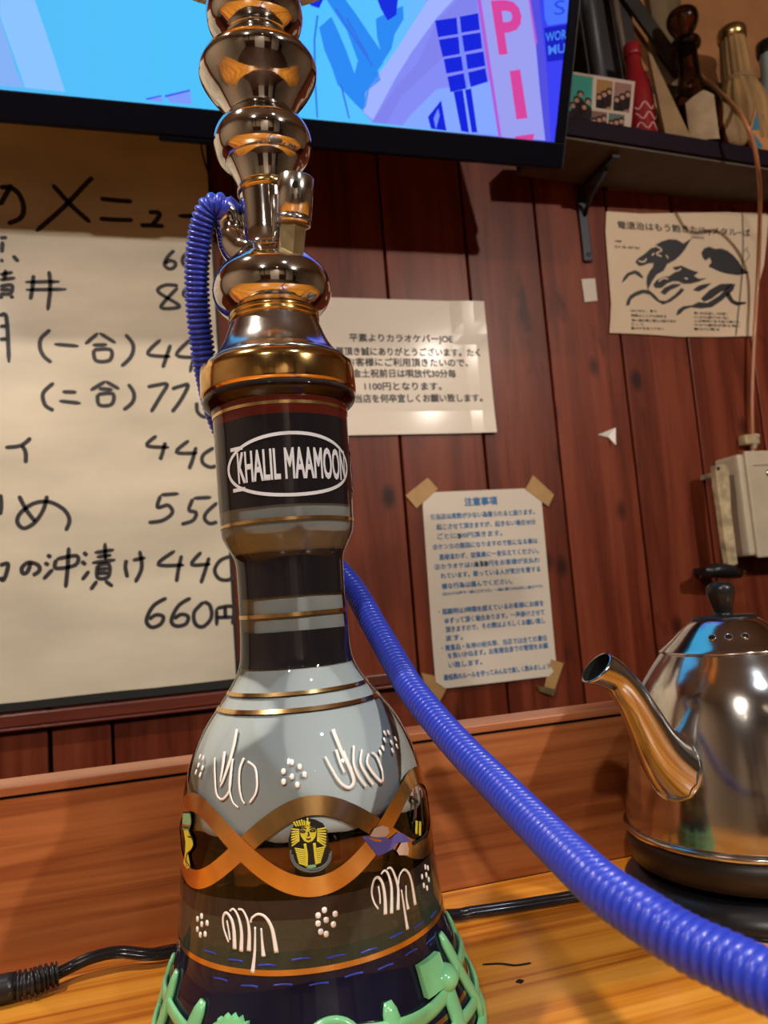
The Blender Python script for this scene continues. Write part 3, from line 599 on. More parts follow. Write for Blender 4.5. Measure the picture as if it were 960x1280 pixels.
sm = [[(0.7971,0.8012),(0.8103,0.8018)],[(0.7958,0.7906),(0.8472,0.7932)],[(0.8134,0.6723),(0.8663,0.6737)],[(0.8123,0.6634),(0.8852,0.6652)],[(0.8127,0.6546),(0.9042,0.6567)],[(0.8102,0.6472),(0.8364,0.6477)],[(0.8092,0.6398),(0.8769,0.6411)],[(0.9455,0.6712),(1.0171,0.6731)],[(0.9444,0.6636),(1.0195,0.6655)],[(0.9433,0.6561),(1.0433,0.6583)],[(0.9422,0.6485),(1.0421,0.6506)],[(0.9411,0.6409),(0.9967,0.642)]]
fill = ['1988', 'ひらがな', 'はじめに、昔々', '物語はここから始まる', '遠い国の馬と騎士の話である', 'そして', '風の中を走ってゆく', '遠くの山を越え、川を渡り', 'どこまでも駆けてゆく馬と', '人は夜明けまで走り続けた', 'やがて朝日が昇る頃に', '静かに眠る']
for s, (a, b) in zip(fill, sm): vv.append(fit_text(s, a[0], b[0], a[1]-.002, .0055, .00008))
o = wallmap(merge(vv), WY-.0041, hp, 'lettering', M['print']); o.location = -hp.location
sk = [[(1.0822,0.8739),(1.0735,0.8044),(1.059,0.7356),(1.0409,0.6677),(1.0303,0.6292)],[(1.0518,0.8097),(1.0679,0.787)],[(1.0854,0.805),(1.071,0.7914),(1.0708,0.7743),(1.0852,0.7878),(1.0798,0.8004)]]
o = wallmap(merge([ribbon2d(sk[0], .0042)]), WY-.0040, hp, 'show_through_stripe', mat('grey_show_through', (.22, .19, .15, 1), rough=.6)); o.location = -hp.location
o = wallmap(merge([ribbon2d(s, .0016) for s in sk[1:]]), WY-.0041, hp, 'pencil_sketch', mat('pencil', (.20, .17, .13, 1), rough=.6)); o.location = -hp.location

# scraps left on the planks
tag(tape('tape_scrap', [(0.7225,0.7281),(0.7498,0.7306),(0.7495,0.6895),(0.7238,0.6859)], None, M['white'], Y=WY-.002), 'small square white scrap of tape on the planks left of the horse poster', 'tape')
pv = [(0.7203,0.4492),(0.7528,0.4598),(0.7474,0.429),(0.7415,0.4446)]
tag(pydata('paper_scrap', [(pv[0][0], WY-.0015, pv[0][1]), (pv[1][0], WY-.009, pv[1][1]), (pv[2][0], WY-.012, pv[2][1]), (pv[3][0], WY-.0015, pv[3][1]), (pv[1][0], WY-.0082, pv[1][1]), (pv[2][0], WY-.0112, pv[2][1])], [(0, 1, 3), (1, 2, 3), (0, 3, 4), (3, 5, 4), (1, 4, 5, 2)], mat('white_torn_paper', (.85, .82, .80, 1))), 'torn white paper corner pinned on the bare planks', 'paper')

# ---------------------------------------------------------------- television
TA = R(25)
tv = empty('television', (0.5752, .95, 0.8486), 'large black flat television tilted forward, showing a bright blue street scene', 'television')
tv.rotation_euler = (TA, 0, 0)
TW = .93; TH = .524
def tbox(name, a, m, bev=0, parent=tv): return box(name, *a, m, parent, bev=bev)
tbox('rear_shell', (-TW-.01, .010, .012, .050, -.028, TH+.015), M['tv_black'], .003)
tbox('lower_bezel', (-TW-.014, .017, -.006, .014, -.036, -.0012), M['tv_black'], .002)
tbox('upper_bezel', (-TW-.014, .017, -.006, .014, TH, TH+.018), M['tv_black'], .002)
tbox('side_bezel', (.0022, .017, -.0062, .014, -.0012, TH), M['tv_black'], .002)
tbox('side_bezel', (-TW-.014, -TW, -.0062, .014, -.0012, TH), M['tv_black'], .002)
tbox('trim_line', (.0172, .0192, -.004, .010, -.036, TH+.018), M['grey_metal'])
tbox('sensor_bump', (-.56, -.47, -.004, .010, -.042, -.036), M['tv_black'], .002)
tbox('wall_bracket', (-.66, -.30, .050, .075, .12, .30), M['black_matte'])
for xx in (-.60, -.36): tube('bracket_arm', [(xx, .07, .20), (xx, .25, .284)], .014, M['black_matte'], tv, 12)
# picture on the screen: flat patches of light
def emis(name, h, s=1.0):
    m = bpy.data.materials.new(name); m.use_nodes = True; nt = m.node_tree
    for n in list(nt.nodes): nt.nodes.remove(n)
    out = nt.nodes.new('ShaderNodeOutputMaterial'); e = nt.nodes.new('ShaderNodeEmission'); e.inputs[0].default_value = srgb(h); e.inputs[1].default_value = s
    nt.links.new(e.outputs[0], out.inputs[0]); return m
def screen_base():
    m = bpy.data.materials.new('screen_sky'); m.use_nodes = True; nt = m.node_tree; N, L = nt.nodes, nt.links
    for n in list(N): N.remove(n)
    out = N.new('ShaderNodeOutputMaterial'); e = N.new('ShaderNodeEmission'); tc = N.new('ShaderNodeTexCoord'); sp = N.new('ShaderNodeSeparateXYZ')
    L.new(tc.outputs['Object'], sp.inputs[0])
    mr = N.new('ShaderNodeMapRange'); mr.inputs['From Min'].default_value = -TW; mr.inputs['From Max'].default_value = 0; L.new(sp.outputs['X'], mr.inputs[0])
    r = N.new('ShaderNodeValToRGB'); st = [(0, '#58b4f6'), (.30, '#55c0fb'), (.55, '#4ec4fc'), (.72, '#5cc2ff'), (.82, '#7fb0ff'), (.93, '#5a78ff'), (1, '#3f4ef6')]
    r.color_ramp.elements[0].color = srgb(st[0][1]); r.color_ramp.elements[1].color = srgb(st[-1][1])
    for p, c in st[1:-1]: q = r.color_ramp.elements.new(p); q.color = srgb(c)
    L.new(mr.outputs[0], r.inputs[0]); L.new(r.outputs[0], e.inputs[0]); L.new(e.outputs[0], out.inputs[0]); return m
scr = box('screen', -TW, .0022, -.001, .012, -.0012, TH, screen_base(), tv)
def spoly(name, polys, col, lay, s=1.0):
    m = emis(name, col, s)
    for p in polys: pydata(name, [(x, -.001-.00025*lay, z) for x, z in p], [tuple(range(len(p)))], m, scr)
spoly('pale_column', [[(-0.7325,0.1025),(-0.6976,0.1067),(-0.6852,0.0638),(-0.6783,0.0389),(-0.6691,0.0035),(-0.7144,0.0037),(-0.7222,0.0316),(-0.735,0.0777)]], '#8cc4ff', 1)
spoly('shaded_column', [[(-0.7353,0.0749),(-0.727,0.0424),(-0.723,0.023),(-0.7159,0.0035),(-0.7426,0.0033)]], '#86b2f8', 2)
spoly('signboard_glow', [[(-0.5762,0.0039),(-0.5548,0.0101),(-0.5528,0.0036),(-0.5568,0.002)],[(-0.5505,0.0099),(-0.5191,0.0198),(-0.517,0.0031),(-0.5436,0.0026)]], '#7e9cff', 2)
spoly('signboard_edge', [[(-0.5745,0.0047),(-0.5547,0.0104),(-0.5542,0.009),(-0.5723,0.0031)],[(-0.5505,0.0105),(-0.5191,0.0201),(-0.5189,0.018),(-0.5499,0.0081)]], '#4a5af0', 3)
spoly('lavender_wall', [[(-0.2911,0.0153),(-0.2662,0.0458),(-0.2484,0.0865),(-0.2101,0.1452),(-0.2028,0.1675),(-0.1235,0.1771),(-0.0837,0.0013),(-0.2753,0.0021)]], '#868cf6', 1)
spoly('pale_roof', [[(-0.2876,0.0382),(-0.2486,0.0902),(-0.2023,0.1605),(-0.1652,0.1649),(-0.192,0.1365),(-0.2246,0.0927),(-0.2449,0.0609),(-0.2755,0.0052),(-0.2889,0.0136)]], '#a2b4ff', 2)
spoly('roof_edge', [[(-0.2775,0.002),(-0.2444,0.0497),(-0.1942,0.1032),(-0.1876,0.137),(-0.1585,0.1657),(-0.1363,0.1683),(-0.1338,0.1504),(-0.1917,0.1329),(-0.1799,0.0898),(-0.235,0.0392),(-0.2563,0.0022)]], '#8284ee', 3)
spoly('pale_facade', [[(-0.2331,0.0018),(-0.2204,0.0176),(-0.1863,0.0514),(-0.1068,0.0696),(-0.0836,0.0005)]], '#86a8ff', 3)
spoly('banner_shadow', [[(-0.3525,0.1078),(-0.3364,0.1219),(-0.3256,0.1037),(-0.3146,0.0833),(-0.3033,0.0589),(-0.2995,0.074),(-0.2869,0.0796),(-0.2761,0.0764),(-0.2666,0.0551),(-0.2825,0.0424),(-0.2861,0.0214),(-0.2911,0.016),(-0.3022,0.0237),(-0.3263,0.0439),(-0.3352,0.0649),(-0.3447,0.082)],[(-0.3458,0.1434),(-0.3213,0.1463),(-0.3025,0.1275),(-0.285,0.1081),(-0.268,0.09),(-0.264,0.0757),(-0.2734,0.0637),(-0.2996,0.0758),(-0.3153,0.1084),(-0.3324,0.1276)],[(-0.2764,0.1262),(-0.2593,0.136),(-0.2396,0.1454),(-0.238,0.1305),(-0.2496,0.1112),(-0.2531,0.0941),(-0.2653,0.0756),(-0.269,0.0917),(-0.2738,0.1057)]], '#2e8af4', 2)
spoly('dark_figure', [[(-0.3772,0.1397),(-0.3458,0.1434),(-0.3529,0.1294),(-0.363,0.131)],[(-0.277,0.1516),(-0.247,0.1552),(-0.2485,0.1337),(-0.2601,0.1259),(-0.2701,0.1383)]], '#1a2fe0', 4)
spoly('thin_cord', [[(-0.356,0.1214),(-0.3597,0.0929),(-0.3582,0.0463),(-0.3542,0.0016),(-0.3521,0.0014),(-0.3557,0.0466),(-0.3572,0.0932),(-0.3535,0.121)],[(-0.3229,0.0442),(-0.3103,0.0042),(-0.3081,0.0043),(-0.3203,0.0444)],[(-0.3325,0.1311),(-0.2802,0.0704),(-0.2776,0.0714),(-0.3296,0.1321)],[(-0.3178,0.1223),(-0.287,0.0807),(-0.2844,0.0817),(-0.3153,0.1232)]], '#3672ec', 3)
spoly('blue_window', [[(-0.194,0.1333),(-0.1633,0.1404),(-0.1596,0.121),(-0.1883,0.1142)],[(-0.1872,0.1114),(-0.1589,0.1181),(-0.155,0.0976),(-0.18,0.0913)],[(-0.1784,0.0889),(-0.153,0.0952),(-0.1485,0.0779),(-0.1732,0.0717)],[(-0.1715,0.068),(-0.1478,0.0749),(-0.1421,0.0563),(-0.1656,0.0495)],[(-0.1589,0.142),(-0.1324,0.1491),(-0.1284,0.1296),(-0.1552,0.123)],[(-0.1541,0.1201),(-0.1272,0.1267),(-0.1228,0.1077),(-0.1489,0.1005)],[(-0.1468,0.0977),(-0.1207,0.1042),(-0.1163,0.0868),(-0.1426,0.08)],[(-0.1414,0.0763),(-0.1161,0.0841),(-0.1109,0.0677),(-0.1363,0.0584)],[(-0.1611,0.0506),(-0.1475,0.0542),(-0.1339,0.0012),(-0.1458,0.0019)],[(-0.1443,0.0545),(-0.1352,0.0569),(-0.1212,0.0023),(-0.1297,0.0016)],[(-0.1967,0.0157),(-0.1786,0.0382),(-0.1681,0.0005),(-0.1912,0.0013)]], '#1826dc', 5)
spoly('window_glint', [[(-0.1884,0.0145),(-0.1824,0.0278),(-0.1796,0.0191),(-0.1839,0.0012)],[(-0.16,0.1272),(-0.1574,0.1275),(-0.1385,0.0578),(-0.1417,0.0567)]], '#6f8cff', 6)
spoly('sign_column', [[(-0.1327,0.1687),(-0.0599,0.1774),(-0.0438,0.1267),(-0.0292,0.0621),(-0.0135,0.0003),(-0.0834,-0.0011),(-0.1049,0.0745),(-0.126,0.1439)]], '#9c9ef0', 5)
spoly('sign_shadow_side', [[(-0.0599,0.1774),(-0.0441,0.1793),(-0.0203,0.0827),(-0.0045,0.0002),(-0.0135,0.0003),(-0.0292,0.0621),(-0.0438,0.1267)]], '#5350e0', 5)
spoly('sign_neon_edge', [[(-0.1363,0.1683),(-0.1309,0.1689),(-0.112,0.1006),(-0.0835,-0.0003),(-0.0883,-0.0007),(-0.1162,0.0963)],[(-0.0608,0.1773),(-0.058,0.1776),(-0.0405,0.1233),(-0.0429,0.1192)]], '#b45cd8', 6)
spoly('blue_corner', [[(-0.0441,0.1793),(0.0059,0.1852),(0.0041,0.0531),(0.0007,-0.0011),(-0.0045,0.0002),(-0.0203,0.0827)]], '#3d43f4', 4)
spoly('small_sign', [[(-0.0375,0.18),(0.0011,0.1846),(0.0023,0.1527),(-0.0268,0.1457),(-0.0326,0.1545)]], '#4a74ff', 6)
spoly('dark_sign', [[(-0.0322,0.1424),(0.0026,0.1508),(0.0033,0.1066),(-0.0225,0.1012)]], '#1c22c4', 6)
def stext(name, s, quad, col, lay, bold=.0):
    """lettering on the screen, mapped into the quad (bottom-left, bottom-right, top-right, top-left)"""
    V_, F_ = text_mesh(s, 1, bold); xs = [v.x for v in V_]; ys = [v.y for v in V_]
    a, b, c, d = min(xs), max(xs), min(ys), max(ys); q = [Vector(p) for p in quad]
    out = []
    for v in V_:
        u, w = (v.x-a)/(b-a), (v.y-c)/(d-c)
        p = (q[0]*(1-u)+q[1]*u)*(1-w)+(q[3]*(1-u)+q[2]*u)*w
        out.append((p.x, -.001-.00025*lay, p.y))
    return pydata(name, out, F_, emis(name, col), scr)
stext('sign_letter_p', 'P', [(-0.0972,0.1021),(-0.0573,0.11),(-0.0733,0.1721),(-0.1156,0.1657)], '#d6469e', 7, .03)
stext('sign_letter_i', 'I', [(-0.0626,0.024),(-0.0453,0.027),(-0.0635,0.0878),(-0.0793,0.0839)], '#d6469e', 7, .03)
spoly('sign_letter_z', [[(-0.0642,0.0012),(-0.0324,0.0078),(-0.0333,-0.0013),(-0.06,-0.0009)]], '#d6469e', 7)
stext('small_letter', 'S', [(-0.0188,0.1591),(-0.0023,0.1624),(-0.0046,0.1802),(-0.0209,0.1761)], '#2c4ae8', 8)
stext('small_words', 'WOR', [(-0.0282,0.1253),(0.0039,0.1326),(0.0024,0.1447),(-0.0296,0.1366)], '#4a86f0', 8, .02)
stext('small_words', 'MU', [(-0.0216,0.1098),(0.0041,0.1156),(0.0027,0.1271),(-0.0239,0.1212)], '#4a86f0', 8, .02)

# ---------------------------------------------------------------- shelf on the right
SR = R(4.5)
sh = empty('wall_shelf', (.70, 1.008, SHZ-.03), 'dark stained wall shelf right of the television, carrying bottles', 'shelf', rz=SR)
box('shelf_board', -.088, 1.2, 0, .120, 0, .03, M['shelf'], sh, bev=.0015)
box('under_board', -.088, 1.2, .006, .120, -.004, 0, mat('raw_grey_board', (.10, .075, .06, 1), rough=.7, noise=.2), sh)
bk = empty('shelf_bracket', (.740, WY, .80), 'black metal shelf bracket screwed to the planks beside the horse poster', 'bracket')
box('wall_plate', -.010, .008, -.006, -.0008, -.040, .086, M['grey_metal'], bk, bev=.002)
box('shelf_arm', -.008, .006, -.118, -.006, .0865, .0925, M['black_matte'], bk, bev=.001)
tube('brace', [(0, -.004, .045), (0, -.030, .066), (0, -.085, .084)], .004, M['grey_metal'], bk, 8)
for z in (-.028, .052): 
    s_ = lathe('screw', [(0, .004), (.0015, .0035), (.002, .001)], M['grey_metal'], bk, 12, 1); s_.rotation_euler.x = R(90); s_.location = (-.001, -.0058, z)

def at_shelf(x, off): return Vector((x, 1.008+(x-.70)*math.tan(SR)+off, SHZ))
# photo card leaning on the red bottle
pc = empty('photo_card', at_shelf(.715, .024), 'white bordered photo card with five group pictures, leaning against the red bottle', 'photo card')
cx0, cx1 = -.045, .043
cv = [(-.058, 0, .004), (.056, 0, .0), (.092, .018, .112), (-.035, .018, .116)]
pydata('card', [c for c in cv]+[(x, y+.0008, z) for x, y, z in cv], [(0, 1, 2, 3), (7, 6, 5, 4), (0, 4, 5, 1), (1, 5, 6, 2), (2, 6, 7, 3), (3, 7, 4, 0)], mat('glossy_photo_paper', (.50, .40, .34, 1), rough=.3), pc)
def card_pt(u, w, d=.0006):
    a = Vector(cv[0]).lerp(Vector(cv[1]), u); b = Vector(cv[3]).lerp(Vector(cv[2]), u); p = a.lerp(b, w); return (p.x, p.y-d, p.z)
hues = [(.05, .30, .26), (.30, .16, .06), (.26, .14, .12), (.18, .10, .08), (.10, .14, .12)]
for k, (u0, u1, w0, w1) in enumerate([(0.0, .36, .03, .95), (.42, .66, .40, .93), (.69, .95, .40, .93), (.36, .60, .03, .34), (.63, .88, .03, .34)]):
    pp = pydata('picture', [card_pt(u0, w0), card_pt(u1, w0), card_pt(u1, w1), card_pt(u0, w1)], [(0, 1, 2, 3)], mat('picture_%d' % k, hues[k]+(1,), rough=.3), pc)
    V1, F1, V2, F2 = [], [], [], []
    n_ = 5 if k == 0 else 3
    for q in range(n_):
        cu_, cw_ = u0+(u1-u0)*(.18+.64*q/(n_-1)), w0+(w1-w0)*(.50+.12*((q*7) % 3-1))
        for (VV, FF, du, dw, oy, dd) in ((V1, F1, .055, .060, .012, .0009), (V2, F2, .036, .042, -.012, .0012), (V1, F1, .075, .16, -.22 if k == 0 else -.13, .0008)):
            b_ = len(VV); VV += [card_pt(min(max(cu_+du*math.cos(t*PI/5), u0), u1), min(max(cw_+oy+dw*math.sin(t*PI/5), w0), w1), dd) for t in range(10)]; FF.append(tuple(range(b_, b_+10)))
    pydata('dark_figures', V1, F1, mat('photo_dark', (.02, .015, .018, 1), rough=.3), pp)
    pydata('faces', V2, F2, mat('photo_skin', (.42, .22, .15, 1), rough=.3), pp)
# red bottle
rb = empty('red_bottle', at_shelf(.822, .052), 'slim red bottle with swirling script on its side, behind the photo card', 'bottle')
lathe('bottle_body', [(0, .022), (.004, .026), (.03, .0255), (.08, .026), (.110, .024), (.135, .018), (.150, .0145), (.172, .0130)], M['red_glass'], rb, 40, 3)
lathe('cap', [(.171, .0140), (.173, .0150), (.184, .0150), (.193, .0140), (.195, .010)], M['red_glass'], rb, 32, 2)
sq = []
for dz_ in (0, .018, .036):
    sq.append(tube_data([Vector((math.sin(a)*.0258, -math.cos(a)*.0258, .030+dz_+.006*math.sin(a*7+dz_*90))) for a in [(-.9+.12*i) for i in range(16)]], .0011, 5))
v, f = merge(sq); pydata('script_mark', v, f, mat('pink_script', (.70, .38, .34, 1)), rb)
# folded brown paper
v = [(-.012, 0, 0), (.040, .0, 0), (-.012, .01, .158), (-.022, .006, .160), (-.008, .012, 0), (.043, .014, 0), (-.010, .018, .156), (-.020, .014, .158)]
tag(pydata('folded_paper', v, [(0, 1, 2, 3), (4, 7, 6, 5), (0, 4, 5, 1), (1, 5, 6, 2), (2, 6, 7, 3), (3, 7, 4, 0)], M['brown_paper'], loc=at_shelf(.852, .012)), 'folded brown paper bag standing between the red bottle and the decanter', 'paper bag')
# brown glass decanter
dc = empty('brown_decanter', at_shelf(.942, .050), 'dark brown glass decanter with a round glass stopper and torn label', 'decanter')
lathe('bottle_body', [(0, .046), (.004, .051), (.06, .051), (.095, .047), (.118, .036), (.136, .025), (.155, .0195), (.190, .0185), (.208, .019)], M['brown_glass'], dc, 48, 3)
lathe('lip', [(.206, .019), (.209, .0245), (.215, .0265), (.222, .0245), (.225, .019)], M['brown_glass'], dc, 40, 2)
lathe('stopper', [(.224, .011), (.234, .015), (.245, .0215), (.258, .0270), (.270, .0275), (.279, .022), (.283, .006)], M['brown_glass'], dc, 40, 2)
lathe('drink', [(.004, .047), (.06, .047), (.085, .045)], mat('dark_spirit', (.035, .014, .010, 1), rough=.3), dc, 40, 2)
lv, lf = [], []
for i in range(9):
    a = -.95+.95*i/8
    for z in (.004, .094-.003*abs(i-5)): lv.append((math.sin(a)*.0518, -math.cos(a)*.0518, z))
lf = [(2*i, 2*i+2, 2*i+3, 2*i+1) for i in range(8)]
pydata('paper_label', lv, lf, M['label'], dc)
# crumpled paper packet
bm = bmesh.new(); bmesh.ops.create_icosphere(bm, subdivisions=3, radius=1)
for v_ in bm.verts:
    c = v_.co; t = (c.z+1)/2
    s_ = 1-.62*t+.05*math.sin(c.x*9+c.y*5)
    v_.co = Vector((c.x*.042*s_-.020*t, c.y*.016*s_, t*.080+.004*math.sin(c.x*7)*t))
me = bpy.data.meshes.new('paper_packet'); bm.to_mesh(me); bm.free()
tag(link('paper_packet', me, M['brown_paper'], None, at_shelf(.985, -.004+.010)), 'crumpled pale brown paper packet in front of the decanter', 'paper packet')
# straw wrapped bottle
sb = empty('straw_wrapped_bottle', at_shelf(1.055, .050), 'tall bottle wrapped in pale straw with a gold cap', 'bottle')
def strawr(a, z): return 1+.035*math.sin(a*17)+.02*math.sin(a*41)
lathe('straw_body', [(0, .037), (.03, .046), (.09, .047), (.130, .040), (.155, .030), (.162, .026)], M['straw'], sb, 96, 2, rfun=strawr)
lathe('straw_neck', [(.162, .026), (.172, .0270), (.205, .0255), (.240, .0225), (.246, .021)], M['straw'], sb, 96, 2, rfun=strawr)
lathe('twine', [(.157, .0285), (.161, .0305), (.166, .0290)], M['brown_paper'], sb, 48, 2)
lathe('cap', [(.244, .0215), (.248, .0255), (.262, .0260), (.269, .021), (.271, .008)], M['gold_cap'], sb, 40, 2)
# painted tile
tl = empty('painted_tile', at_shelf(1.060, .004), 'colourful blue and orange painted wooden tile leaning at the right of the shelf', 'tile')
tvx = [(-.044, 0, .024), (-.018, 0, .082), (.060, .002, .062), (.068, 0, -.0), (-.032, 0, 0)]
pydata('tile_body', tvx+[(x, y+.006, z) for x, y, z in tvx], [(0, 4, 3, 2, 1), (5, 6, 7, 8, 9), (0, 5, 9, 4), (4, 9, 8, 3), (3, 8, 7, 2), (2, 7, 6, 1), (1, 6, 5, 0)], mat('tile_orange', (.50, .22, .08, 1), rough=.4), tl)
def flatpart(name, pts, m, parent, y=-.0006): return pydata(name, [(x, y, z) for x, z in pts], [tuple(range(len(pts)))], m, parent)
tb = mat('tile_blue', (.03, .17, .28, 1), rough=.4); tg = mat('tile_green', (.06, .18, .06, 1), rough=.4); tw = mat('tile_white', (.6, .55, .48, 1), rough=.4)
flatpart('painted_blue', [(-.034, .038), (-.018, .074), (-.004, .068), (-.010, .040)], tb, tl)
flatpart('painted_blue', [(.002, .044), (.002, .068), (.045, .058), (.024, .046)], tb, tl)
flatpart('painted_blue', [(-.040, .020), (-.030, .030), (-.014, .008), (-.028, .003)], tb, tl)
for (x_, z_) in ((.008, .060), (.017, .060), (.026, .058)): flatpart('painted_dot', [(x_+.0026*math.cos(t*PI/4), z_+.0026*math.sin(t*PI/4)) for t in range(8)], tw, tl, -.0009)
flatpart('painted_green', [(.010, .012), (.014, .030), (.034, .034), (.030, .008)], tg, tl)
# black capped pale bottle at the far right
bb = empty('blue_grey_bottle', at_shelf(1.140, .050), 'pale blue bottle with a black cap at the right end of the shelf', 'bottle')
lathe('bottle_body', [(0, .026), (.004, .030), (.13, .030), (.170, .022), (.195, .0175), (.233, .0170)], mat('pale_blue_glass', (.30, .38, .38, 1), rough=.2), bb, 40, 3)
lathe('cap', [(.232, .0195), (.235, .0205), (.256, .0200), (.259, .012)], M['black_gloss'], bb, 32, 2)
# things behind the shelf items
tag(box('cardboard_box', .885, .985, 1.130, 1.147, SHZ, SHZ+.155, M['brown_paper']), 'brown cardboard box against the wall at the back of the shelf, behind the decanter', 'box')
tag(box('book', .880, .990, 1.126, 1.147, SHZ+.1555, SHZ+.168, M['black_matte']), 'black covered book lying on the cardboard box', 'book')
struct(box('trim_8', .925, .995, WY-.016, WY-.0005, SHZ+.18, CEIL-.01, M['beige_wood'], bev=.002))
tag(box('grey_board', .999, 1.075, 1.137, 1.147, SHZ, SHZ+.20, mat('grey_brown_card', (.16, .11, .07, 1), noise=.3, scale=20)), 'grey brown board standing behind the straw wrapped bottle', 'board')
tag(box('pinned_board', 1.125, 1.30, 1.125, 1.147, SHZ, SHZ+.21, mat('brown_card', (.13, .085, .05, 1), noise=.3, scale=20)), 'brown panel at the right end of the shelf behind the blue bottle', 'board')
def plank_between(name, a, b, w, t, m, label, cat):
    a, b = Vector(a), Vector(b); d = (b-a).normalized(); yv = Vector((0, 1, 0)); n_ = d.cross(yv).normalized(); k = n_.cross(d).normalized()
    V_ = [p+n_*(sx*w/2)+k*(sy*t/2) for p in (a, b) for sx, sy in ((-1, -1), (1, -1), (1, 1), (-1, 1))]
    return tag(pydata(name, V_, [(0, 1, 2, 3), (7, 6, 5, 4), (0, 4, 5, 1), (1, 5, 6, 2), (2, 6, 7, 3), (3, 7, 4, 0)], m), label, cat)
plank_between('leaning_board', (.800, 1.1195, 1.36), (.965, 1.1195, 1.125), .030, .007, M['dark_wood'], 'dark board leaning diagonally above the shelf', 'board')
plank_between('dark_panel', (.780, 1.132, SHZ+.001), (.780, 1.132, 1.5), .19, .012, mat('near_black_panel', (.016, .011, .012, 1), rough=.5), 'near black upright panel behind the red bottle', 'panel')
tag(tube('grey_pole', [(.770, 1.09, SHZ+.002), (.758, 1.09, 1.25), (.752, 1.09, 1.50)], .014, mat('grey_blue_pole', (.045, .05, .065, 1), rough=.45, noise=.1), seg=20), 'thick grey blue pole standing behind the photo card', 'pole')
tag(tube('brown_rod', [(.845, 1.108, SHZ+.002), (.828, 1.108, 1.25), (.820, 1.108, 1.50)], .007, mat('dull_brown_rod', (.08, .05, .03, 1), rough=.5), seg=14), 'slim brown rod standing behind the red bottle', 'rod')

# ---------------------------------------------------------------- copper cable, clip, switch box
cb = [(0.9831,1.142,1.1786),(1.0167,1.14,1.1484),(1.0326,1.12,1.1067),(0.9912,1.04,1.0128),(0.9538,0.98,0.94),(0.9667,0.98,0.8988),(0.9884,1.0,0.8629),(1.0428,1.06,0.8492),(1.0783,1.12,0.7589),(1.0571,1.13,0.6241),(1.0376,1.135,0.5049),(1.0283,1.138,0.4167),(1.027,1.138,0.3976)]
cc = empty('copper_cable', cb[-1], 'thin copper brown cable curving over the shelf and down to the switch box', 'cable')
o = tube('cable', catmull(cb, 8), .0036, M['copper'], cc, 10); o.location = -cc.location
o = box('clip', cb[10][0]-.030, cb[10][0]+.002, 1.130, WY-.0005, cb[11][2]+.006, cb[11][2]+.024, M['aged'], cc, bev=.003); o.location = -cc.location
o = tube('end_sleeve', [(cb[10][0]+.0005, cb[10][1], cb[11][2]+.024), (cb[11][0], cb[11][1], cb[11][2]-.002)], .0055, M['switchbox'], cc, 12); o.location = -cc.location
sx0, sx1, sz0, sz1 = .935, 1.10, .225, .398
sw = empty('switch_box', (1.02, WY, .31), 'aged cream plastic wall box with a round socket, below the copper cable', 'wall box')
BD = .060
b_ = box('box_body', .950, 1.12, WY-BD, WY-.001, .222, .398, M['switchbox'], sw, bev=.006); b_.location = -sw.location
b_ = box('front_cover', .962, 1.13, WY-BD-.006, WY-BD, .218, .402, M['switchbox'], sw, bev=.003); b_.location = -sw.location
for n_, (r0, r1) in enumerate(((.017, .0125), (.0105, .006))):
    rr = lathe('socket_ring', [(0, r0), (.002, r0), (.003, (r0+r1)/2), (.002, r1), (0, r1)], M['switchbox'] if n_ == 0 else M['chrome_lo'], sw, 32, 1, cap0=False, cap1=False)
    rr.rotation_euler.x = R(90); rr.location = Vector((1.030, WY-BD-.006, .268))-sw.location
rr = lathe('socket_hole', [(0, .0055), (.0012, .0055)], M['hole'], sw, 20, 1); rr.rotation_euler.x = R(90); rr.location = Vector((1.030, WY-BD-.006, .268))-sw.location
for k in (-1, 1):
    rr = lathe('screw_slot', [(0, .006), (.0012, .0055), (.0016, .003)], M['chrome_lo'], sw, 20, 1); rr.rotation_euler.x = R(90); rr.location = Vector((1.012+k*.007, WY-BD-.006, .362))-sw.location
b_ = box('seam_line', .975, 1.13, WY-BD-.0066, WY-BD-.005, .3755, .3765, M['hole'], sw); b_.location = -sw.location
lv_ = [(0.9067,0.381),(0.9201,0.3834),(0.9326,0.3788),(0.9323,0.3551),(0.9273,0.2998),(0.9272,0.2448),(0.9269,0.2107),(0.9087,0.2078),(0.9063,0.246),(0.9063,0.3007),(0.9053,0.3491)]
tv_ = empty('grubby_lever', (lv_[0][0], 1.10, lv_[6][1]), 'grubby cream lever with a pin hole hanging left of the switch box', 'lever')
n_ = len(lv_)
V_ = [(x, 1.094, z) for x, z in lv_]+[(x, 1.106, z) for x, z in lv_]
o = pydata('lever_body', V_, [tuple(range(n_)), tuple(range(2*n_-1, n_-1, -1))]+[(i, i+n_, (i+1) % n_+n_, (i+1) % n_) for i in range(n_)], M['aged'], tv_); o.location = -tv_.location
rr = lathe('pin_hole', [(0, .003), (.0006, .003)], M['hole'], tv_, 14, 1); rr.rotation_euler.x = R(90); rr.location = Vector((lv_[0][0]+.005, 1.0939, lv_[1][1]-.009))-tv_.location
b_ = box('hanger', lv_[1][0]-.002, lv_[1][0]+.008, 1.106, WY-.0005, lv_[1][1]-.02, lv_[1][1]-.012, M['aged'], tv_); b_.location = -tv_.location
pl = [(0.8628,0.2001),(0.887,0.2025),(0.9138,0.1993),(0.9341,0.1939)]
pk = empty('black_plug', (pl[1][0], 1.10, pl[1][1]), 'black plug on the planks under the cream wall box', 'plug')
o = tube('plug_body', [(pl[0][0], 1.10, pl[0][1]), (pl[1][0], 1.10, pl[1][1]), (pl[2][0], 1.10, pl[2][1]), (pl[3][0], 1.10, pl[3][1])], [.008, .013, .013, .008], M['black_plastic'], pk, 16); o.location = -pk.location
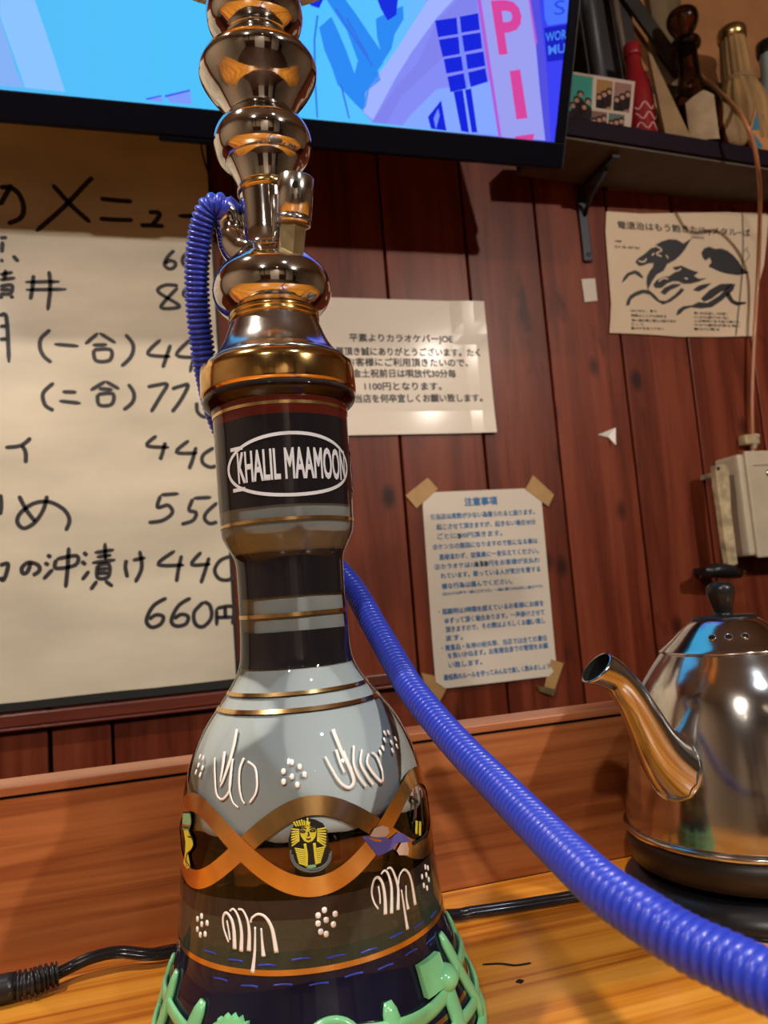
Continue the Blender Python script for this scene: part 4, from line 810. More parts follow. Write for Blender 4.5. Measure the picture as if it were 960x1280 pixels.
for q in (-.003, .003):
    b_ = box('prong', pl[3][0], pl[3][0]+.012, 1.099, 1.101, pl[3][1]+q-.001, pl[3][1]+q+.001, M['brass'], pk); b_.location = -pk.location
b_ = box('mount', pl[1][0]-.006, pl[1][0]+.006, 1.10, WY-.0005, pl[1][1]-.006, pl[1][1]+.006, M['black_plastic'], pk); b_.location = -pk.location

# ---------------------------------------------------------------- water pipe
AX = Vector((.061, .3953, 0)); HH = AX.normalized(); SS = Vector((HH.y, -HH.x, 0))
hk = empty('water_pipe', AX, 'tall water pipe with chrome stem, painted glass vase and green rubber foot', 'water pipe')
VP = [(0.327,0.0385),(0.312,0.0395),(0.3085,0.0385),(0.306,0.036),(0.3,0.035),(0.269,0.0347),(0.244,0.034),(0.238,0.0326),(0.2315,0.0292),(0.2274,0.0277),(0.22,0.0273),(0.2027,0.0272),(0.1865,0.0276),(0.1744,0.0293),(0.1625,0.036),(0.1466,0.0478),(0.1307,0.0553),(0.1151,0.0592),(0.0996,0.0609),(0.0842,0.0618),(0.0689,0.0628),(0.0502,0.0648),(0.039,0.068),(0.0278,0.0715),(0.018,0.075),(0.008,0.0768),(0.002,0.072)]
def vr(z):
    for (z1, r1), (z0, r0) in zip(VP, VP[1:]):
        if z0 <= z <= z1: return r0+(r1-r0)*(z-z0)/(z1-z0)
    return VP[0][1] if z > VP[0][0] else VP[-1][1]
VS = catmull([(z, r, 0) for z, r in VP], 4)
def vrs(z):
    for a, b in zip(VS, VS[1:]):
        if b.x <= z <= a.x: return b.y+(a.y-b.y)*(z-b.x)/max(a.x-b.x, 1e-9)
    return VS[0].y if z > VS[0].x else VS[-1].y
def vpt(th, z, off=0):
    r = vrs(z)+off; t = R(th)
    return -HH*(r*math.cos(t)) + SS*(r*math.sin(t)) + Vector((0, 0, z))
lathe('glass_vase', VP, M['vase'], hk, 128, 4, cap0=False)
# inside: smoke above, water below
def inner(z0, z1, d, n=30): return [(z0+(z1-z0)*i/n, vrs(z0+(z1-z0)*i/n)-d) for i in range(n+1)]
WL = .1065
sm = lathe('smoke', inner(WL, .306, .0016, 50), M['smoke'], hk, 96, 1)
for v_ in sm.data.vertices:
    if v_.co.z < WL+.001:
        a = math.atan2(v_.co.y, v_.co.x); v_.co.z += .0011*math.sin(a*5+1)+.0008*math.sin(a*11)+.0004*math.sin(a*23)
lathe('water', inner(.0035, WL-.0022, .0014, 40), M['water'], hk, 96, 1)
lathe('down_tube', [(.020, .0055), (.30, .0055)], M['dull_brass'], hk, 20, 1)
# painted gilt lines around the glass
def gilt_ring(z, h, name='gilt_line', m=None, seg=128, parent=hk, tilt=0):
    V_, F_ = [], []
    for k in range(seg):
        th = 360*k/seg
        for zz in (z-h/2, z+h/2): V_.append(vpt(th, zz+tilt*math.sin(R(th)), .00025))
    for k in range(seg):
        a, b = 2*k, 2*((k+1) % seg); F_.append((a, b, b+1, a+1))
    return pydata(name, V_, F_, m or M['gilt'], parent, smooth=True)
for z, h in ((.3020, .0016), (.2455, .0016), (.2000, .0019), (.1640, .0016), (.1570, .0018), (.0555, .0022)): gilt_ring(z, h)
gilt_ring(.0225, .0018)
# two interlaced gilt ribbons
def wave(sgn, name):
    V_, F_ = [], []; n_ = 240; W_ = .0078
    for i in range(n_):
        th = 360*i/n_
        def cz(t): return .1033+sgn*.0160*math.cos(R(3*(t-2)))
        z = cz(th); r_ = vrs(z); dz_ = (cz(th+.5)-cz(th-.5)); ds = r_*R(1.0)
        L_ = math.hypot(dz_, ds); nx_, nz_ = -dz_/L_, ds/L_
        for s_ in (-1, 1):
            V_.append(vpt(th+math.degrees(s_*W_/2*nx_/r_), z+s_*W_/2*nz_, .00035 if sgn > 0 else .00055))
    for i in range(n_):
        a, b = 2*i, 2*((i+1) % n_); F_.append((a, b, b+1, a+1))
    return pydata(name, V_, F_, M['gilt'], hk, smooth=True)
wave(1, 'gilt_ribbon'); wave(-1, 'gilt_ribbon')
# white enamel strokes (th, z)
def surf_tube(th_z, w, t, off=0, seg=10):
    """raised bead of elliptical section lying on the vase: w half width, t half height"""
    P_ = [vpt(a, z, off) for a, z in th_z]; n_ = len(P_); V_, F_ = [], []
    for i in range(n_):
        T_ = (P_[min(i+1, n_-1)]-P_[max(i-1, 0)]).normalized()
        a, z = th_z[i]; q = R(a); N_ = -HH*math.cos(q)+SS*math.sin(q)
        N_ = (N_-T_*N_.dot(T_)).normalized(); B_ = T_.cross(N_)
        ww = w[i] if isinstance(w, list) else w
        tt = t*ww/(max(w) if isinstance(w, list) else w)
        for k in range(seg):
            u = 2*PI*k/seg; V_.append(P_[i]+N_*(math.sin(u)*tt)+B_*(math.cos(u)*ww))
    for i in range(n_-1):
        for k in range(seg):
            k2 = (k+1) % seg; F_.append((i*seg+k, i*seg+k2, (i+1)*seg+k2, (i+1)*seg+k))
    F_.append(tuple(range(seg))[::-1]); F_.append(tuple((n_-1)*seg+k for k in range(seg)))
    return V_, F_
def strokes(name, lst, r0=.0006, m=None, off=.0001, parent=hk):
    P_ = []
    for s in lst:
        pts, rr = s if isinstance(s, tuple) else (s, (1.0, 1.0))
        pth = catmull([(a, b, 0) for a, b in pts], 6) if len(pts) > 1 else [Vector((pts[0][0], pts[0][1]+.0012*q, 0)) for q in (-1, -.8, -.4, .4, .8, 1)]
        n_ = len(pth)
        rad = [r0*(rr[0]+(rr[1]-rr[0])*(i/(n_-1))**2) for i in range(n_)]
        if len(pts) == 1: rad = [r0*q for q in (.3, .7, .95, .95, .7, .3)]
        P_.append(surf_tube([(p.x, p.y) for p in pth], rad, max(rad)*.45, off, 8))
    v, f = merge(P_); o = pydata(name, v, f, m or M['enamel'], parent)
    for p in o.data.polygons: p.use_smooth = len(p.vertices) == 4
    return o
E1 = [[(-39.78,0.15017),(-38.09,0.14525),(-38.03,0.13808),(-39.69,0.13037),(-41.06,0.1275)],[(-43.23,0.14122),(-41.82,0.13556),(-41.39,0.12905)],[(-49.34,0.13847),(-45.36,0.13062),(-42.82,0.12471),(-39.64,0.12251),(-36.84,0.12389),(-35.0,0.12819),(-36.35,0.13872)],[(-36.35,0.13872),(-35.93,0.13229),(-35.13,0.12637),(-32.72,0.1217),(-29.83,0.1197)],[(-29.74,0.13918),(-31.11,0.13473),(-30.02,0.12774),(-28.22,0.12302),(-26.74,0.12128)],[(-27.31,0.13767),(-23.12,0.13534),(-21.43,0.13015),(-21.76,0.12543),(-24.44,0.12165)]]
strokes('enamel_motif', [(s, (1.6 if i in (0, 1) else 1.0, .6)) for i, s in enumerate(E1)], .00062)
E2 = [[(17.52,0.14759),(18.38,0.14294),(19.58,0.13727),(21.5,0.13157),(22.32,0.12653),(21.11,0.12428),(18.84,0.12382),(15.75,0.12637),(13.11,0.13158),(10.7,0.13743)],[(16.7,0.13948),(17.35,0.13398),(18.54,0.12997)],[(20.23,0.13841),(21.69,0.13214),(22.5,0.13081)],[(26.64,0.13974),(24.06,0.13298),(25.08,0.12729),(27.78,0.12269)],[(30.55,0.13752),(27.59,0.13241),(29.41,0.12648),(31.68,0.12266)],[(33.6,0.13515),(31.1,0.13182),(32.97,0.12707),(36.65,0.1229),(38.4,0.12662),(37.79,0.13314),(35.67,0.13543)]]
strokes('enamel_motif', [(s, (1.6 if i < 1 else 1.2, .8)) for i, s in enumerate(E2)], .00062)
E3 = [[(-36.88,0.06984),(-35.73,0.07591),(-33.03,0.07802),(-29.99,0.07422),(-27.05,0.06863),(-29.06,0.06365)],[(-34.89,0.07248),(-33.17,0.07035),(-33.47,0.06682),(-35.19,0.06613),(-37.05,0.06922)],[(-33.59,0.07832),(-29.87,0.07987),(-26.83,0.07681),(-25.08,0.07106),(-25.57,0.06359)],[(-29.87,0.07987),(-26.16,0.07801),(-25.25,0.07339),(-32.32,0.06352)],[(-24.98,0.07342),(-24.27,0.07635),(-21.05,0.07821),(-17.5,0.07477),(-14.57,0.06392)],[(-22.95,0.07351),(-23.28,0.0632),(-24.0,0.05529)],[(-20.0,0.07245),(-19.7,0.06671),(-19.78,0.06199)]]
E3 = [[(-34.73,0.06584),(-36.06,0.06833),(-37.36,0.07172),(-37.46,0.07536),(-35.75,0.07718),(-33.27,0.0748),(-32.13,0.07027),(-31.93,0.06361)],[(-34.08,0.07812),(-32.16,0.07903),(-30.06,0.07621),(-28.75,0.07062),(-28.96,0.06303)],[(-30.0,0.07923),(-27.92,0.0789),(-25.96,0.07511),(-25.34,0.07015),(-25.66,0.0635)],[(-24.6,0.07445),(-23.99,0.07627),(-21.25,0.07778),(-18.27,0.07643),(-15.9,0.07181),(-14.62,0.06311)],[(-22.83,0.07279),(-23.13,0.06399),(-24.2,0.05535)],[(-20.29,0.07235),(-20.06,0.0669),(-19.68,0.06171)],[(-35.59,0.07417),(-34.74,0.07068),(-34.07,0.06683)]]
strokes('enamel_motif', [(s, (.8, 1.9 if i in (0, 1, 2, 3, 4, 5) else .8)) for i, s in enumerate(E3)], .00054)
E4 = [[(26.33,0.0729),(24.71,0.07617),(24.18,0.08053),(25.75,0.08469),(27.87,0.08519),(29.61,0.08182),(29.95,0.07603),(29.3,0.06986)],[(29.31,0.0862),(31.17,0.08712),(32.75,0.08521),(33.69,0.07916),(32.28,0.06925)],[(32.58,0.08743),(34.45,0.08723),(35.92,0.08424),(37.15,0.07803),(35.73,0.06951)],[(37.61,0.07934),(38.73,0.08261),(41.72,0.0842),(44.65,0.08137),(45.87,0.07575),(46.04,0.06792)],[(38.9,0.07673),(39.13,0.07011),(39.43,0.06035)],[(41.87,0.07753),(41.11,0.07231),(41.34,0.06787)],[(27.44,0.08175),(27.68,0.07813),(27.41,0.07467)]]
strokes('enamel_motif', [(s, (.8, 1.9 if i < 6 else .8)) for i, s in enumerate(E4)], .00054)
dots = [(-5.27,0.13668),(-9.23,0.13347),(-1.69,0.13466),(0.29,0.13149),(-5.39,0.13118),(-9.2,0.12944),(-3.15,0.12781)]
strokes('enamel_flower', [[d] for d in dots], .0011)
dots = [(4.42,0.07757),(8.45,0.07536),(1.88,0.07586),(1.67,0.07278),(4.83,0.07367),(7.45,0.07145),(2.48,0.06953),(4.44,0.06828)]
strokes('enamel_flower', [[d] for d in dots], .0012)
dots = [(-53.26,0.07132),(-50.34,0.07321),(-46.6,0.07123),(-50.06,0.06999),(-53.24,0.06715),(-47.76,0.06658),(-50.99,0.06551)]
strokes('enamel_flower', [[d] for d in dots], .0011)
dots = [(50.16,0.14146),(53.65,0.14113),(47.44,0.13878),(52.15,0.13692),(57.39,0.13758),(55.35,0.13458),(50.2,0.13359),(40.77,0.13458),(43.64,0.13596)]
strokes('enamel_flower', [[d] for d in dots], .0009)
dots = [(58.14,0.0796),(60.75,0.07825),(53.96,0.07692),(58.1,0.07613),(59.9,0.07336),(54.44,0.07293),(57.0,0.07079)]
strokes('enamel_flower', [[d] for d in dots], .0009)
dots = [(-64.92,0.1375),(-60.38,0.13745),(-63.12,0.13414),(-57.9,0.13358),(-63.63,0.13117),(-58.27,0.13068)]
strokes('enamel_flower', [[d] for d in dots], .0009)
# printed oval logo on the neck
def surf_flat(name, VF, th0, th1, z0, z1, m, off=.0004, zt=0.0):
    V_, F_ = VF; xs = [p[0] for p in V_]; ys = [p[1] for p in V_]
    a, b, c, d = min(xs), max(xs), min(ys), max(ys)
    out = [vpt(th0+(p[0]-a)/(b-a)*(th1-th0), z0+(p[1]-c)/(d-c)*(z1-z0), off+p[2]) for p in V_]
    return pydata(name, out, F_, m, hk)
def oval(name, thc, zc, tw_, hh, w, m):
    V_, F_ = [], []; n_ = 80
    for i in range(n_):
        a = 2*PI*i/n_
        for s_ in (-1, 1):
            k = s_*w/2
            V_.append(vpt(thc+(tw_+math.degrees(k/.0345))*math.cos(a), zc+(hh+k)*math.sin(a), .0004))
    for i in range(n_):
        a, b = 2*i, 2*((i+1) % n_); F_.append((a, b, b+1, a+1))
    return pydata(name, V_, F_, m, hk)
for thc in (7, 134):
    oval('logo_oval', thc, .2715, 57, .0150, .0017, M['logo'])
    for zz in (.2815, .2615):
        V_ = []; F_ = []
        for i in range(9):
            th = thc-53+13*i/8
            V_ += [vpt(th, zz-.0009, .0004), vpt(th, zz+.0009, .0004)]
            if i: F_.append((2*i-2, 2*i, 2*i+1, 2*i-1))
        pydata('logo_bar', V_, F_, M['logo'], hk)
t1 = fit_text('KHALIL MAAMOON', 0, 6, 0, 1, .02)
surf_flat('logo_lettering', t1, 7-46, 7+52, .2640, .2795, M['logo'], .0006)
surf_flat('logo_lettering', fit_text('MISR', 0, 2, 0, 1, .02), 134-46, 134+52, .2640, .2795, M['logo'], .0006)
# pharaoh portrait decal on the front (generic striped headdress)
def decal(name, pts, m, off, reg_poly=True):
    # polygon in (th,z), triangulated as a fan around its centre
    c = (sum(p[0] for p in pts)/len(pts), sum(p[1] for p in pts)/len(pts))
    V_ = [vpt(c[0], c[1], off)]+[vpt(a, b, off) for a, b in pts]; n_ = len(pts)
    F_ = [(0, 1+(i+1) % n_, 1+i) for i in range(n_)]
    return pydata(name, V_, F_, m, hk)
decal('portrait_hood', [(0.41,0.11472),(3.45,0.11364),(6.19,0.11188),(7.62,0.10888),(8.01,0.10511),(7.87,0.10235),(8.84,0.10079),(8.68,0.0971),(6.93,0.09461),(3.8,0.09301),(-0.33,0.09287),(-3.91,0.09398),(-6.51,0.09652),(-7.36,0.09959),(-7.02,0.10275),(-7.75,0.10418),(-7.76,0.10693),(-6.5,0.11051),(-4.69,0.11336),(-2.22,0.11467)], M['decal_black'], .0008)
decal('portrait_ground', [(-1.26,0.09623),(2.18,0.09625),(2.33,0.09509),(0.25,0.09488),(-1.32,0.09523)], M['decal_green'], .0011)
decal('portrait_face', [(0.19,0.11148),(2.77,0.11094),(3.5,0.10921),(2.86,0.10698),(1.67,0.10554),(-0.0,0.10504),(-1.58,0.1059),(-2.73,0.10787),(-3.07,0.10999),(-2.18,0.11142)], M['decal_yellow'], .0011)
hs = [[(-5.33,0.11375),(-4.25,0.11176)],[(-4.27,0.11393),(-3.44,0.11182)],[(-3.21,0.11412),(-2.63,0.11187)],[(-2.15,0.1143),(-1.82,0.11192)],[(-1.13,0.11389),(-1.03,0.11171)],[(-0.1,0.11351),(-0.24,0.1115)],[(0.92,0.1131),(0.56,0.11125)],[(-6.19,0.11095),(-3.19,0.11046)],[(-6.35,0.10984),(-3.23,0.10975)],[(-6.49,0.10877),(-3.27,0.10908)],[(-6.64,0.10766),(-3.31,0.10838)],[(-6.6,0.10657),(-3.35,0.1077)],[(-6.56,0.10546),(-3.39,0.107)],[(-6.53,0.10434),(-3.43,0.10633)],[(7.33,0.10984),(3.72,0.10966)],[(7.27,0.10864),(3.66,0.10898)],[(7.21,0.10745),(3.62,0.10827)],[(7.17,0.10623),(3.56,0.1076)],[(7.02,0.10506),(3.51,0.1069)],[(6.87,0.10388),(3.46,0.10622)],[(6.72,0.10271),(3.41,0.10552)],[(-5.46,0.10329),(-1.35,0.10222)],[(-5.27,0.10246),(-1.4,0.10141)],[(-5.08,0.10163),(-1.45,0.10056)],[(-4.9,0.10077),(-1.5,0.09975)],[(-4.72,0.09994),(-1.55,0.09894)],[(-4.53,0.09911),(-1.6,0.0981)],[(-4.35,0.09825),(-1.66,0.09726)],[(-4.17,0.09739),(-1.71,0.09646)],[(6.36,0.10236),(2.83,0.10217)],[(6.06,0.10156),(2.77,0.10135)],[(5.76,0.1008),(2.71,0.10051)],[(5.46,0.1),(2.65,0.0997)],[(5.17,0.09921),(2.59,0.09889)],[(4.88,0.09842),(2.54,0.09804)],[(4.59,0.09763),(2.48,0.09724)],[(4.3,0.09684),(2.42,0.0964)],[(0.27,0.11473),(0.22,0.11194)]]
strokes('headdress_stripe', hs, .00034, M['decal_yellow'], .0010)
strokes('portrait_band', [[(-1.42,0.10473),(-1.0,0.10033),(-1.43,0.09579)],[(2.3,0.10454),(2.44,0.09991),(2.64,0.09618)]], .0006, M['decal_yellow'], .0010)
strokes('portrait_features', [[(-2.99,0.10973),(-2.02,0.11019),(-1.02,0.10954),(-1.98,0.10936),(-2.9,0.10973)],[(0.87,0.10954),(2.0,0.1102),(3.03,0.10943),(1.94,0.10928),(0.96,0.10954)],[(-3.04,0.11056),(-1.72,0.11118),(-0.48,0.11064)],[(0.84,0.11062),(2.06,0.11102),(3.3,0.1104)],[(0.19,0.10938),(0.43,0.10798),(-0.29,0.10782)],[(-0.73,0.10682),(0.09,0.10641),(1.05,0.10676)]], .00028, M['decal_black'], .0013)
strokes('portrait_collar', [[(-6.51,0.10089),(-5.53,0.09759),(-2.92,0.09525),(0.22,0.09443),(3.91,0.09461),(6.84,0.09647),(8.11,0.09954)],[(-7.02,0.10275),(-6.84,0.09906),(-4.73,0.09564),(-0.29,0.09357),(4.32,0.09388),(7.8,0.09678),(8.56,0.10039)]], .0004, M['decal_grey'], .0011)
# profile portrait at the left edge of the vase
decal('profile_hat', [(-69.44,0.1128),(-60.62,0.11451),(-58.34,0.11082),(-60.53,0.10679),(-68.57,0.10582),(-70.24,0.10935)], M['decal_green'], .0009)
decal('profile_face', [(-67.13,0.10586),(-60.11,0.10705),(-57.72,0.10507),(-55.83,0.1023),(-57.13,0.09982),(-61.45,0.09708),(-62.7,0.09359),(-58.04,0.09197),(-61.85,0.09034),(-66.34,0.09176),(-64.1,0.09691),(-63.89,0.10154)], M['decal_yellow'], .0009)
strokes('profile_outline', [[(-70.3,0.1129),(-60.6,0.1146),(-58.09,0.11087),(-60.14,0.10686),(-57.27,0.10489),(-55.46,0.10219),(-57.56,0.09946),(-61.49,0.09679),(-62.12,0.09374),(-57.44,0.09193)],[(-69.51,0.10672),(-60.73,0.10811)],[(-61.14,0.10441),(-57.66,0.10482)]], .0003, M['decal_black'], .0010)
strokes('profile_trim', [[(-69.07,0.10793),(-59.9,0.10927)],[(-64.63,0.09495),(-61.37,0.09119)]], .0004, M['decal_red'], .0010)
# winged blue ornament and standing figures at the right edge
decal('winged_ornament', [(22.24,0.10339),(26.74,0.1027),(31.03,0.102),(34.76,0.09921),(40.21,0.10064),(43.84,0.09884),(48.07,0.09452),(44.27,0.09495),(39.0,0.0969),(36.08,0.09479),(31.73,0.09418),(28.16,0.09406),(24.96,0.09919)], M['decal_blue'], .0008)
decal('ornament_disc', [(25.48,0.103),(28.03,0.10564),(31.71,0.10582),(34.79,0.10431),(35.3,0.10198),(32.69,0.10084),(28.29,0.10176)], M['decal_pale'], .0010)
decal('ornament_wingtip', [(37.93,0.09351),(41.0,0.09594),(44.95,0.09512),(45.5,0.09194),(44.45,0.08965),(39.14,0.0913)], M['decal_pale'], .0010)
strokes('standing_figures', [[(56.37,0.11296),(54.88,0.1071),(52.09,0.10171)],[(63.58,0.11263),(61.72,0.10514),(59.81,0.09779)],[(53.43,0.11218),(58.29,0.1085)],[(49.72,0.09286),(56.13,0.0927),(64.18,0.09361)]], .0008, M['decal_black'], .0008)
strokes('figure_robes', [[(54.44,0.10139),(52.53,0.09618)],[(57.53,0.10007),(55.37,0.09451)]], .0010, M['decal_yellow'], .0008)
strokes('figure_sashes', [[(56.1,0.11461),(54.98,0.11098)],[(62.56,0.11532),(61.05,0.11091)],[(55.21,0.10701),(53.65,0.10279)]], .0006, M['decal_red'], .0009)
# blue enamel dashes near the lowest gilt line
bd = []
for i in range(9):
    th = -48+i*13; zz = .0600-.0009*(i % 3); bd.append(([(th, zz), (th+4, zz+.0003), (th+7, zz+.0001)], (1, .6)))
for i in range(8):
    th = -42+i*13; zz = .0510-.0008*(i % 2); bd.append(([(th, zz), (th+4, zz+.0003), (th+7, zz)], (.7, 1)))
strokes('blue_enamel_dashes', bd, .0005, mat('blue_enamel', (.03, .06, .45, 1), rough=.2), .0001)

# chrome stem, part by part
lathe('gilt_collar', [(.3125, .0385), (.3128, .0402), (.315, .0407), (.324, .0405), (.3278, .0402), (.3285, .0385)], M['collar'], hk, 96, 1)
lathe('glass_lip', [(.3055, .0360), (.3075, .0385), (.3100, .0400), (.3120, .0395)], thin_glass('clear_lip_glass', (.55, .56, .58, 1)), hk, 96, 2)
lathe('stem_cone', [(.3286, .0370), (.3300, .0374), (.3318, .0362), (.3338, .0334), (.338, .0300), (.3425, .0274), (.349, .0248), (.3530, .0233)], M['chrome_lo'], hk, 96, 4)
lathe('stem_collar', [(.3530, .0228), (.3536, .0238), (.3548, .0240), (.3556, .0234), (.3562, .0238), (.3574, .0240), (.3584, .0232)], M['brass'], hk, 96, 2)
lathe('stem_bulb', [(.3584, .0238), (.3600, .0262), (.3640, .0298), (.371, .0316), (.3785, .0298), (.3845, .0252), (.3893, .0200), (.3938, .0158), (.400, .0144), (.4051, .0141), (.415, .0142), (.4255, .0146)], M['chrome'], hk, 96, 5)
lathe('brass_ring', [(.4255, .0146), (.4262, .0154), (.4285, .0155), (.4295, .0148)], M['brass'], hk, 64, 2)
lathe('stem_cup', [(.4295, .0148), (.434, .0160), (.4395, .0182), (.4425, .0200), (.4432, .0206), (.4440, .0202)], M['chrome'], hk, 96, 4)
lathe('stem_bead', [(.4438, .0205), (.4464, .0240), (.451, .0260), (.4557, .0266), (.461, .0253), (.4651, .0228), (.4685, .0195), (.4700, .0184)], M['chrome'], hk, 96, 4)
lathe('stem_disc', [(.4700, .0180), (.4720, .0186), (.4792, .0225), (.484, .0262), (.4886, .0293), (.4930, .0316), (.4965, .0324), (.4995, .0318), (.5020, .0303), (.5030, .0270), (.5050, .0220), (.5080, .0185), (.5110, .0170)], M['chrome'], hk, 96, 4)
lathe('stem_bead', [(.5110, .0165), (.5134, .0168), (.5165, .0172), (.5185, .0200), (.5221, .0242), (.527, .0264), (.5317, .0268), (.5365, .0262), (.5415, .0245), (.546, .021), (.549, .0165), (.556, .0150), (.60, .0145)], M['chrome'], hk, 96, 4)
for z in (.575, .592): lathe('stem_ring', [(z-.004, .0145), (z, .0195), (z+.004, .0145)], M['chrome'], hk, 48, 2)
lathe('ash_tray', [(.600, .014), (.602, .060), (.606, .088), (.612, .092), (.6135, .090), (.6075, .085), (.6045, .058), (.604, .014)], M['brass'], hk, 72, 1)
lathe('tobacco_bowl', [(.604, .012), (.615, .013), (.630, .018), (.645, .030), (.660, .034), (.668, .033), (.668, .029), (.655, .026), (.650, .008)], mat('terracotta', (.30, .12, .06, 1), rough=.7, noise=.2), hk, 48, 2)

# release valve at the right of the stem
vc = (0.0687,0.3742,0.3839)
v2 = (0.0726,0.3675,0.4213)
va = Vector(vc); vb = Vector(v2); d = (vb-va).normalized()
def along(prof, name, m, seg, org, axis, parent, sn=1, rfun=None, facet=False):
    o = lathe(name, prof, m, parent, seg, sn, rfun=rfun)
    o.rotation_euler = axis.to_track_quat('Z', 'Y').to_euler(); o.location = org-AX
    if facet:
        for p in o.data.polygons: p.use_smooth = False
    return o
Lv = (vb-va).length
along([(-.010, .0060), (0, .0068), (Lv*.40, .0074), (Lv*.42, .0070)], 'valve_nut', M['dull_brass'], 6, va, d, hk, facet=True)
def knurl(a, z): return 1+.025*(1 if math.sin(a*24) > 0 else -1)
along([(Lv*.36, .0078), (Lv*.37, .0090), (Lv*.46, .0092), (Lv*.465, .0086), (Lv*.475, .0094), (Lv*.985, .0094), (Lv, .0088), (Lv*1.001, .0082)], 'valve_cap', M['chrome_lo'], 96, va, d, hk, rfun=lambda a, z: 1+(.018*math.sin(a*30) if .475*Lv < z < .98*Lv else 0))
cn = -HH; cn = (cn-d*cn.dot(d)).normalized()
o = lathe('valve_hole', [(0, .0016), (.0006, .0016)], M['hole'], hk, 16, 1); o.rotation_euler = cn.to_track_quat('Z', 'Y').to_euler(); o.location = va+d*(Lv*.82)+cn*.0094-AX

# hose port: a chrome elbow with a collar at the left rear of the stem
pp = [(0.0539,0.3923,0.3907),(0.0482,0.4009,0.3954),(0.0434,0.4041,0.4039),(0.0422,0.4049,0.4116),(0.0415,0.4036,0.4164),(0.039,0.4027,0.4185)]
o = tube('hose_port', catmull(pp, 6), [.0085+.0020*math.sin(min(1, i/14)*PI) for i in range(31)], M['chrome'], hk, 24); o.location = -AX
# ---------------------------------------------------------------- blue hose (its own thing)
hpth = [(0.0419,0.4028,0.4178),(0.0369,0.4014,0.4213),(0.0319,0.4029,0.4214),(0.0284,0.4057,0.4167),(0.0255,0.4107,0.4071),(0.0233,0.4165,0.3926),(0.023,0.4231,0.3746),(0.0241,0.4282,0.358),(0.0265,0.4353,0.3393),(0.0343,0.4542,0.3135),(0.0545,0.4696,0.2768),(0.0838,0.4661,0.2428),(0.102,0.4403,0.2136),(0.1073,0.4109,0.1895),(0.1101,0.3774,0.1675),(0.1101,0.3608,0.1599),(0.1128,0.3314,0.147),(0.1149,0.3062,0.138),(0.1163,0.2831,0.1316),(0.1161,0.2593,0.1267),(0.1152,0.238,0.1234),(0.1141,0.2227,0.1218),(0.1129,0.2021,0.1199),(0.1149,0.185,0.1178),(0.1183,0.1726,0.1155),(0.1218,0.1616,0.1146),(0.1238,0.1527,0.1142),(0.1273,0.1394,0.114),(0.1327,0.1261,0.1136)]
hs_ = empty('blue_hose', hpth[8], 'bright blue ribbed plastic hose looping from the stem and crossing in front of the kettle', 'hose')
raw = catmull(hpth, 10)
# resample evenly at quarter-ring steps
PITCH_ = .0029; STEP = PITCH_/8
cum = [0]
for a, b in zip(raw, raw[1:]): cum.append(cum[-1]+(b-a).length)
tot = cum[-1]; ns = int(tot/STEP); pts = []; j = 0
for i in range(ns+1):
    s_ = i*STEP
    while j < len(cum)-2 and cum[j+1] < s_: j += 1
    pts.append(raw[j].lerp(raw[j+1], (s_-cum[j])/max(cum[j+1]-cum[j], 1e-9)))
prof6 = [.00540, .00605, .00665, .00692, .00700, .00692, .00665, .00605]
o = tube('ribbed_tube', pts, [prof6[i % 8] for i in range(len(pts))], M['blue'], hs_, 28); o.location = -hs_.location
cufp = [raw[0]+(raw[0]-raw[3]).normalized()*.003]+raw[:9]
o = tube('hose_cuff', cufp, .0076, M['blue'], hs_, 24); o.location = -hs_.location
e0, e1 = Vector(hpth[-1]), Vector(hpth[-1])+(Vector(hpth[-1])-Vector(hpth[-2])).normalized()*.16
o = tube('mouthpiece_grip', [e0.lerp(e1, t/8) for t in range(9)], [.008, .0095, .0095, .0088, .0088, .0080, .0072, .0055, .0045], M['black_gloss'], hs_, 20); o.location = -hs_.location

# ---------------------------------------------------------------- green rubber foot of the vase
def fpt(th, z, off):
    p = vpt(th, z, off); return p
foot = lathe('rubber_base_ring', [(.0, .066), (.0, .0795), (.002, .0808), (.006, .0806), (.008, .0795), (.0082, .0775)], M['rubber'], hk, 96, 1, cap0=True, cap1=False)
def band(name, zf, w, t=.0013):
    pts_ = [(360*i/180, zf(360*i/180)) for i in range(181)]
    v, f = surf_tube(pts_, w, t, .0010, 10); return pydata(name, v, f, M['rubber'], hk, smooth=True)
band('rubber_upper_band', lambda t: .0305+.0022*math.cos(R(t*5)), .0036, .0016)
band('rubber_lower_band', lambda t: .0165+.0010*math.cos(R(t*7)), .0032, .0016)
def post(th, z0, z1, r, lean=0, name='rubber_post', tip=1.0):
    pts_ = [(th+lean*i/10, z0+(z1-z0)*i/10) for i in range(11)]
    w = [r]*8+[r*.97*tip, r*.85*tip, r*.45*tip]
    v, f = surf_tube(pts_, w, .0019, .0012, 12); return pydata(name, v, f, M['rubber'], hk, smooth=True)
posts = [(-74, .046, 6, .0034), (-57, .0425, 12, .0036), (-30, .0300, 0, .0030), (3, .034, 0, .0032), (26, .0390, -2, .0042), (51, .0360, 2, .0050), (74, .0500, -14, .0034), (98, .042, 0, .004), (122, .040, 0, .004), (146, .042, 0, .004), (170, .040, 0, .004), (194, .042, 0, .004), (218, .040, 0, .004), (242, .042, 0, .004), (264, .040, 0, .004)]
for th, zt, le, r_ in posts: post(th, .004, zt, r_, le)
# arch on the front
v, f = surf_tube([(-5+17*(1-math.cos(PI*i/16))/2, .029+.0085*math.sin(PI*i/16)) for i in range(17)], .0022, .0018, .0010, 12); pydata('rubber_arch', v, f, M['rubber'], hk, smooth=True)
